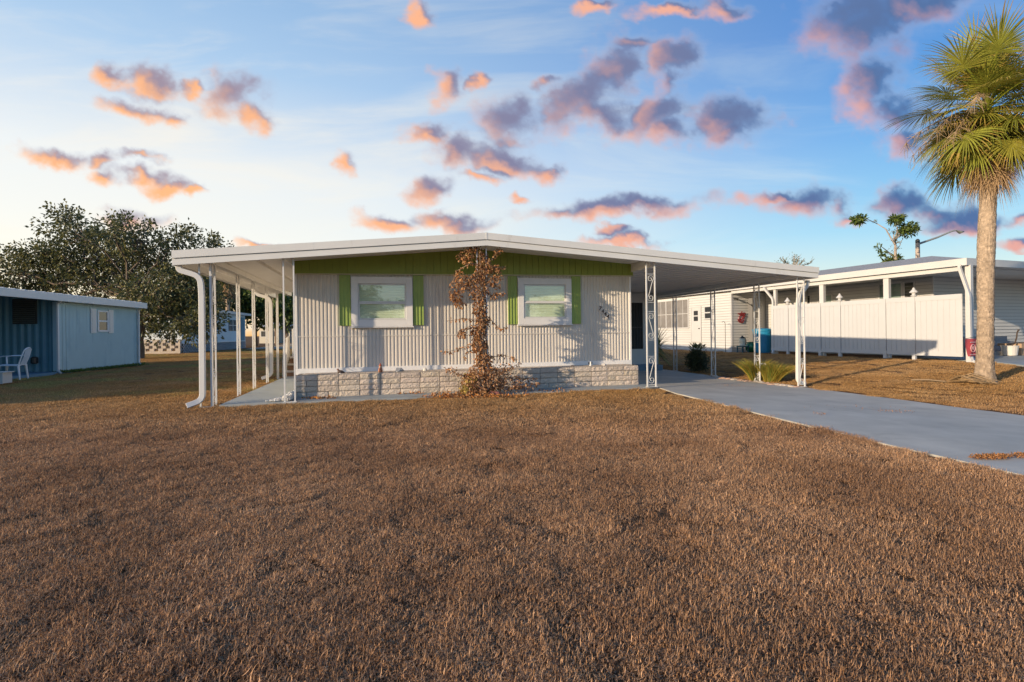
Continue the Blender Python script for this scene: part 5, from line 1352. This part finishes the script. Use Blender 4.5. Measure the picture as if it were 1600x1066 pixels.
p = FH.w(*(lambda a: (a[0], 9.70, .02))(FH.on_v(773, 619, 9.70))); blob_rock('red_brick_piece', FW, (p.x, p.y, .02), (.13, .07, .05), mat('red_brick', (.36, .13, .10), .9, var=.2, vscale=20), 'broken pinkish red brick lying at the foot of the dried vine', 'brick', seed=9, amp=.35)
# green leaves tuck behind the post corner
# ------------------------------------------------------------------ plants along the drive
def gpx(px, py): return G(px, py)
def yucca(px, py, label, h, n, seed, m_=M_LEAFG):
    random.seed(seed); b = gpx(px, py); t = bpy.data.objects.new('yucca_plant', None); COL.objects.link(t); t.location = b; tag(t, label, 'plant')
    q = MB(); q.tube([b, b+Vector((0, 0, h*.35))], [.09, .07], 8); q.build('stem', M_BARK, t, o=b)
    q = MB()
    for k in range(n):
        az = random.uniform(0, 6.28); el = R(random.uniform(-35, 80)); d = Vector((math.cos(az)*math.cos(el), math.sin(az)*math.cos(el), math.sin(el))); p = b+Vector((0, 0, h*random.uniform(.25, .5))); L_ = h*random.uniform(.5, .75); sd_ = d.cross(Vector((0, 0, 1))).normalized()
        q.ct = tint(.6, 1.3, (1, 1, .9)) if random.random() < .8 else tint(1.5, 2.6, (1.2, 1, .9)); pts = []
        for s_ in range(5): f_ = s_/4; pts.append((p+d*L_*f_+Vector((0, 0, -.25*L_*f_*f_)), .022*(1-f_)+.002))
        vs = []; 
        for pp, ww in pts: vs += [pp-sd_*ww, pp+sd_*ww]
        q.add(vs, [(2*i, 2*i+1, 2*i+3, 2*i+2) for i in range(4)])
    q.build('blades', m_, t, o=b)
yucca(1024, 574, 'spiky yucca just right of the screen door, behind the carport post', 1.75, 230, 3)
def shrub(name, label, px, py, w_, h, n, seed, m_=M_LEAF, pal=PAL_OAK, L_=.07):
    random.seed(seed); b = gpx(px, py); t = bpy.data.objects.new(name, None); COL.objects.link(t); t.location = b; tag(t, label, 'shrub'); st = MB(); q = MB()
    for k in range(n):
        v_ = rvec(); v_ = v_.normalized()*random.random()**.35; p = b+Vector((v_.x*w_, v_.y*w_, h*.5+v_.z*h*.5))
        if k % 6 == 0: limb(st, b+rvec()*.03, p, .012, .004, 4, .1, 4)
        tuft(q, p, 7, .07, L_, L_*.5, pal, .1)
    return t, b, st, q
t, b, st, q = shrub('dark_shrub', 'dense dark shrub with long upright leaves on top, beside the carport posts', 1090, 581, .36, .74, 420, 4, pal=[(.5, .6, .6), (.35, .45, .5), (.7, .8, .7)])
for k in range(90):
    a = random.uniform(0, 6.28); p = b+Vector((math.cos(a)*.22*random.random()-.0, math.sin(a)*.2, random.uniform(.66, .86))); q.ct = tint(.9, 1.8, (1, 1.1, 1.1)); leaf(q, p, Vector((math.cos(a)*.8, math.sin(a)*.8, random.uniform(.3, 1.3))), .17, .045, .1, Vector((0, 0, 1)))
st.build('twigs', M_BARK, t, o=b); q.build('leaves', M_LEAF, t, o=b)
def tussock(px, py, w_, h, n, seed, label, lean=0.):
    random.seed(seed); b = gpx(px, py); q = MB()
    for k in range(n):
        a = random.uniform(0, 6.28); r_ = random.random()*w_*.35; p = b+Vector((math.cos(a)*r_, math.sin(a)*r_, 0)); d = Vector((math.cos(a)*random.uniform(.0, .55)+lean, math.sin(a)*random.uniform(.0, .55), 1)); L_ = h*random.uniform(.7, 1.25); sd_ = d.cross(rvec()).normalized(); d.normalize(); vs = []
        q.ct = tint(.8, 1.4, random.choice([(1.1, 1.3, .8), (1.5, 1.3, .8), (.8, 1.1, .8), (2., 1.6, 1.3)]))
        for s_ in range(5): f_ = s_/4; pp = p+d*L_*f_+Vector((math.cos(a), math.sin(a), -1.2))*L_*.22*f_*f_; ww = .007*(1-f_)+.001; vs += [pp-sd_*ww, pp+sd_*ww]
        q.add(vs, [(2*i, 2*i+1, 2*i+3, 2*i+2) for i in range(4)])
    o = q.build('ornamental_grass', M_GOLD, None, o=b); o.location = b; tag(o, label, 'grass clump'); return o
tussock(1181, 595, .42, .66, 1100, 5, 'yellow-green grass clump at the foot of the second carport post from the front')
tussock(1206, 597, .50, .60, 1100, 6, 'golden grass clump right of the yellow-green clump, by the white pipe', .25)
b = gpx(1195, 596); pp_ = MB(); pp_.tube([b, b+Vector((0, 0, .47))], .03, 8); pp_.tube([b+Vector((.03, 0, .44)), b+Vector((-.10, 0, .445))], .028, 8)
o = pp_.build('stub_pipe', M_WHITE, None, o=b); o.location = b; tag(o, 'short white pipe stub with an elbow between the grass clumps', 'pipe')
random.seed(17)
rocks = []
for i in range(30):
    f_ = i/29; px = 1108+(1243-1108)*f_; py = 591+(608-591)*f_-2.2; b = gpx(px+random.uniform(-2, 2), py+random.uniform(-1.2, .8))
    warm_ = random.random(); m_ = mat('edging_pink', (.46, .30, .22), .9, var=.2, vscale=15) if warm_ < .5 else mat('edging_pale', (.50, .43, .36), .9, var=.2, vscale=15)
    blob_rock('edging_stone', FW, (b.x, b.y, b.z-.02), (random.uniform(.06, .13), random.uniform(.05, .08), random.uniform(.025, .045)), m_, ('small rough pinkish stone in the row edging the drive under the carport' if warm_ < .5 else 'small rough pale stone in the row edging the drive under the carport'), 'stone', 'stones edging the drive', seed=i, amp=.5)
# gravel heap beside the planter's left end
def gravel():
    random.seed(19); q = MB()
    for k in range(900):
        f_ = random.random(); u = -1.66-.42*(1-f_)*random.random(); v = 9.95+f_*1.0*random.random()+.02; h = .02+.24*max(0, 1-abs(u+1.62)*2.2)*f_*random.random()
        c = FH.w(u, v, .035+h*.6); s_ = random.uniform(.012, .026); a = random.uniform(0, 3); e = [Vector((math.cos(a+i*2.1)*s_*random.uniform(.7, 1.3), math.sin(a+i*2.1)*s_*random.uniform(.7, 1.2), 0)) for i in range(3)]
        k_ = random.uniform(.75, 1.2); q.ct = (k_, k_*.98, k_*.94)
        q.add([c+e[0], c+e[1], c+e[2], c+Vector((0, 0, s_*1.1)), c-Vector((0, 0, s_*.6))], [(0, 1, 3), (1, 2, 3), (2, 0, 3), (1, 0, 4), (2, 1, 4), (0, 2, 4)])
    o = q.build('white_gravel', mat('gravel_white', (.72, .70, .67), .9, tint=True), None, o=FH.w(-1.8, 10.2, .03)); o.location = FH.w(-1.8, 10.2, .03); tag(o, 'white gravel spilling from the planter corner onto the side walkway', 'gravel', kind='stuff')
gravel()
# weeds and leaf litter
def litter(name, label, spots, m_, L_, pal, seed, up=.5, cat='leaf litter'):
    random.seed(seed); q = MB(); o = spots[0][0]
    for (c, rx, ry, n) in spots:
        for k in range(n):
            v_ = rvec(); p = Vector((c.x+v_.x*rx, c.y+v_.y*ry, 0)); p.z = gz(p.x, p.y)+.02+random.random()*.03; q.ct = random.choice(pal); k_ = random.uniform(.7, 1.3); q.ct = tuple(k_*c_ for c_ in q.ct); leaf(q, p, rvec()+Vector((0, 0, up)), L_*random.uniform(.6, 1.3), L_*.4)
    ob = q.build(name, m_, None, o=o); ob.location = o; tag(ob, label, cat, kind='stuff')
sp = []
for f_ in [i/40 for i in range(41)]:
    c = FB.w(bu+.12, bv0+(FB.on_u(217, 530, bu)[0]-bv0)*f_, 0); sp.append((c, .22, .25, 26))
litter('wall_weeds', 'low green weeds along the foot of the blue wall', sp, M_LEAFG, .11, [(1, 1, 1), (.7, .9, .8), (1.4, 1.3, .8)], 23, 1.0, 'weeds')
fp = lambda px, py: G(px, py)
litter('leaf_litter', 'dead leaves gathered on the concrete around the planter and vine', [(fp(700, 622), .55, .16, 260), (fp(640, 617), .30, .14, 140), (fp(500, 625), .35, .12, 160), (fp(760, 622), .9, .2, 420), (fp(850, 613), .6, .15, 90)], M_LEAFD, .05, [(1, 1, 1), (1.6, 1.1, .6), (.6, .5, .45), (1.9, 1.3, .5)], 24, .2)
litter('drive_litter', 'scattered dead grass and leaves on the driveway', [(fp(1548, 719), .20, .04, 900), (fp(1597, 717), .12, .04, 300), (fp(1400, 646), .35, .05, 60), (fp(1280, 650), .10, .05, 40), (fp(1150, 605), .5, .05, 60), (fp(1330, 640), 1.0, .5, 50), (fp(1180, 592), 1.0, .1, 260)], M_LEAFD, .022, [(1, .8, .6), (1.3, 1., .7), (.5, .4, .35)], 25, .15)

# ------------------------------------------------------------------ the dead lawn: tufts of curled blades
def grass_mat():
    m = bpy.data.materials.new('dead_grass'); m.use_nodes = True; nt = m.node_tree; b = nt.nodes['Principled BSDF']; N = nt.nodes.new; L = nt.links.new
    at = N('ShaderNodeAttribute'); at.attribute_name = 'tint'; geo = N('ShaderNodeNewGeometry')
    def noise(sc, det): n = N('ShaderNodeTexNoise'); n.inputs['Scale'].default_value = sc; n.inputs['Detail'].default_value = det; L(geo.outputs['Position'], n.inputs['Vector']); return n.outputs[0]
    def mr(x, a, b_): n = N('ShaderNodeMapRange'); n.inputs[1].default_value = a; n.inputs[2].default_value = b_; L(x, n.inputs[0]); return n.outputs[0]
    def mix(f, a, b_, mode='MIX'):
        n = N('ShaderNodeMix'); n.data_type = 'RGBA'; n.blend_type = mode
        for k, v in ((0, f), (6, a), (7, b_)):
            if isinstance(v, (tuple, float)): n.inputs[k].default_value = v
            else: L(v, n.inputs[k])
        return n.outputs[2]
    c = mix(mr(noise(.9, 5), .38, .64), (.36, .215, .125, 1), (.53, .335, .20, 1))
    # more golden, slightly green growth in the strip by the house and on the left side yard
    sp = N('ShaderNodeSeparateXYZ'); L(geo.outputs['Position'], sp.inputs[0])
    a1 = mr(sp.outputs[1], 6.0, 10.)
    c = mix(a1, c, mix(mr(noise(.7, 4), .42, .62), (.42, .25, .10, 1), (.50, .32, .15, 1)))
    ml = N('ShaderNodeMath'); ml.operation = 'MULTIPLY'; L(mr(sp.outputs[0], -2.2, -4.0), ml.inputs[0]); L(mr(noise(.45, 4), .50, .62), ml.inputs[1])
    m2 = N('ShaderNodeMath'); m2.operation = 'MULTIPLY'; L(ml.outputs[0], m2.inputs[0]); L(mr(sp.outputs[1], 8., 11.), m2.inputs[1])
    c = mix(m2.outputs[0], c, (.38, .33, .12, 1))
    c = mix(1.0, c, at.outputs['Color'], 'MULTIPLY')
    L(c, b.inputs['Base Color']); b.inputs['Roughness'].default_value = .65; b.inputs['Specular IOR Level'].default_value = .25
    t = N('ShaderNodeBsdfTranslucent'); L(c, t.inputs[0]); ms = N('ShaderNodeMixShader'); ms.inputs[0].default_value = .22
    o = nt.nodes['Material Output']; L(b.outputs[0], ms.inputs[1]); L(t.outputs[0], ms.inputs[2]); L(ms.outputs[0], o.inputs[0]); return m
M_GRASS = grass_mat()
def patch(half, nb, wid, lmin, lmax, seed, clump=9):
    rng = np.random.default_rng(seed); segs = 4
    cc = rng.uniform(-half, half, (clump, 2)); ck = rng.uniform(.55, 1.25, clump)
    ci = rng.integers(0, clump, nb); loose = rng.random(nb) < .45
    base = np.where(loose[:, None], rng.uniform(-half, half, (nb, 2)), cc[ci]+rng.normal(0, half*.16, (nb, 2)))
    hk = np.where(loose, .75, ck[ci])
    az = rng.uniform(0, 2*np.pi, nb); Ln = rng.uniform(lmin, lmax, nb)*hk
    tilt = np.abs(rng.normal(1.12, .42, nb)).clip(0, 1.75); curl = rng.normal(.05, .75, nb); tw = rng.normal(0, .8, nb)
    p = np.stack([base[:, 0], base[:, 1], rng.uniform(-.004, .010, nb)], 1)
    P = []; 
    for s_ in range(segs+1):
        f_ = s_/segs; w_ = wid*(1-f_*.85)*rng.uniform(.8, 1.2, nb)
        sx = np.stack([-np.sin(az), np.cos(az), np.zeros(nb)], 1); P.append(p-sx*w_[:, None]); P.append(p+sx*w_[:, None])
        d = np.stack([np.cos(az)*np.sin(tilt), np.sin(az)*np.sin(tilt), np.cos(tilt)], 1); p = p+d*(Ln/segs)[:, None]; tilt = tilt+curl; az = az+tw
        p[:, 2] = np.maximum(p[:, 2], .002)
    V_ = np.stack(P, 1).reshape(-1, 3); nv_ = 2*(segs+1)
    F = []; o0 = np.arange(nb)*nv_
    for s_ in range(segs): F.append(np.stack([o0+2*s_, o0+2*s_+1, o0+2*s_+3, o0+2*s_+2], 1))
    F = np.concatenate(F); me = bpy.data.meshes.new('lawn_tuft'); me.from_pydata(V_.tolist(), [], F.tolist())
    pal = np.array([(1, 1, 1), (1.35, 1.28, 1.2), (.62, .58, .55), (1.15, 1.0, .8), (.35, .33, .34), (1.8, 1.75, 1.65), (.9, .8, .7)]); pr = [.3, .18, .18, .14, .1, .04, .06]
    k = pal[rng.choice(len(pal), nb, p=pr)]*rng.uniform(.8, 1.2, (nb, 1)); col = np.ones((len(V_), 4), np.float32); col[:, :3] = np.repeat(k, nv_, 0)
    grad = np.tile(np.repeat(np.linspace(.75, 1.1, segs+1), 2), nb); 
    a = me.attributes.new('tint', 'FLOAT_COLOR', 'POINT'); a.data.foreach_set('color', col.ravel())
    me.materials.append(M_GRASS); return me
def lawn():
    coll = bpy.data.collections.new('lawn_tufts')
    NV = 5
    for i in range(NV): coll.objects.link(bpy.data.objects.new('tuft_%02d' % i, patch(.19, 2000, .0021, .018, .050, 100+i, 16)))
    for i in range(NV): coll.objects.link(bpy.data.objects.new('tuft_%02d' % (NV+i), patch(.30, 1700, .0034, .022, .056, 200+i, 18)))
    rng = np.random.default_rng(4); pts = []; rot = []; scl = []; idx = []
    def ok(x, y, m_):
        for dx, dy in ((0, 0), (m_, 0), (-m_, 0), (0, m_), (0, -m_), (m_*.7, m_*.7), (-m_*.7, m_*.7), (m_*.7, -m_*.7), (-m_*.7, -m_*.7)):
            for P_ in NOGRASS:
                if inpoly(x+dx, y+dy, P_): return False
        return True
    def fill(y0, y1, step, near, half):
        y = y0
        while y < y1:
            xm = y*1.06+1.2; x = -xm
            while x < xm:
                X = x+rng.uniform(-.4, .4)*step; Y = y+rng.uniform(-.4, .4)*step
                if ok(X, Y, half*.22):
                    h = mnoise.noise(Vector((X*.8, Y*.8, 1.7)))*.5+mnoise.noise(Vector((X*2.6, Y*2.6, 4)))*.8
                    if h > -.80 or rng.random() < .4:
                        edge = .62 if not ok(X, Y, half*1.3) else 1.
                        pts.append((X, Y, gz(X, Y)-.006)); rot.append((rng.uniform(-.05, .05), rng.uniform(-.05, .05), rng.uniform(0, 6.28)))
                        s_ = rng.uniform(.9, 1.2)*edge; scl.append((s_, s_, s_*(.95+.30*h)*rng.uniform(.85, 1.15)/ (edge if edge < 1 else 1))); idx.append(int(rng.integers(0, NV))+(0 if near else NV))
                x += step
            y += step
    fill(1.2, 6.5, .25, True, .19); fill(6.5, 13, .36, False, .30); fill(13, 46, .50, False, .30)
    me = bpy.data.meshes.new('lawn_grass'); me.from_pydata(pts, [], [])
    for nm, ty, arr in (('rot', 'FLOAT_VECTOR', rot), ('scl', 'FLOAT_VECTOR', scl)):
        a = me.attributes.new(nm, ty, 'POINT'); a.data.foreach_set('vector', np.array(arr, np.float32).ravel())
    a = me.attributes.new('idx', 'INT', 'POINT'); a.data.foreach_set('value', np.array(idx, np.int32))
    o = bpy.data.objects.new('lawn_grass', me); COL.objects.link(o); tag(o, 'brown dead lawn grass covering the yards', 'grass', kind='stuff')
    ng = bpy.data.node_groups.new('lawn', 'GeometryNodeTree'); ng.interface.new_socket('Geometry', in_out='INPUT', socket_type='NodeSocketGeometry'); ng.interface.new_socket('Geometry', in_out='OUTPUT', socket_type='NodeSocketGeometry')
    N = ng.nodes.new; L = ng.links.new; gi = N('NodeGroupInput'); go = N('NodeGroupOutput'); ip = N('GeometryNodeInstanceOnPoints'); ci = N('GeometryNodeCollectionInfo')
    ci.inputs['Collection'].default_value = coll; ci.inputs['Separate Children'].default_value = True; ci.inputs['Reset Children'].default_value = True
    def na(nm, ty): n = N('GeometryNodeInputNamedAttribute'); n.data_type = ty; n.inputs['Name'].default_value = nm; return n.outputs['Attribute']
    L(gi.outputs[0], ip.inputs['Points']); L(ci.outputs[0], ip.inputs['Instance']); ip.inputs['Pick Instance'].default_value = True
    L(na('idx', 'INT'), ip.inputs['Instance Index']); L(na('rot', 'FLOAT_VECTOR'), ip.inputs['Rotation']); L(na('scl', 'FLOAT_VECTOR'), ip.inputs['Scale']); L(ip.outputs[0], go.inputs[0])
    md = o.modifiers.new('lawn', 'NODES'); md.node_group = ng
    print('GRASS', len(pts))
lawn()
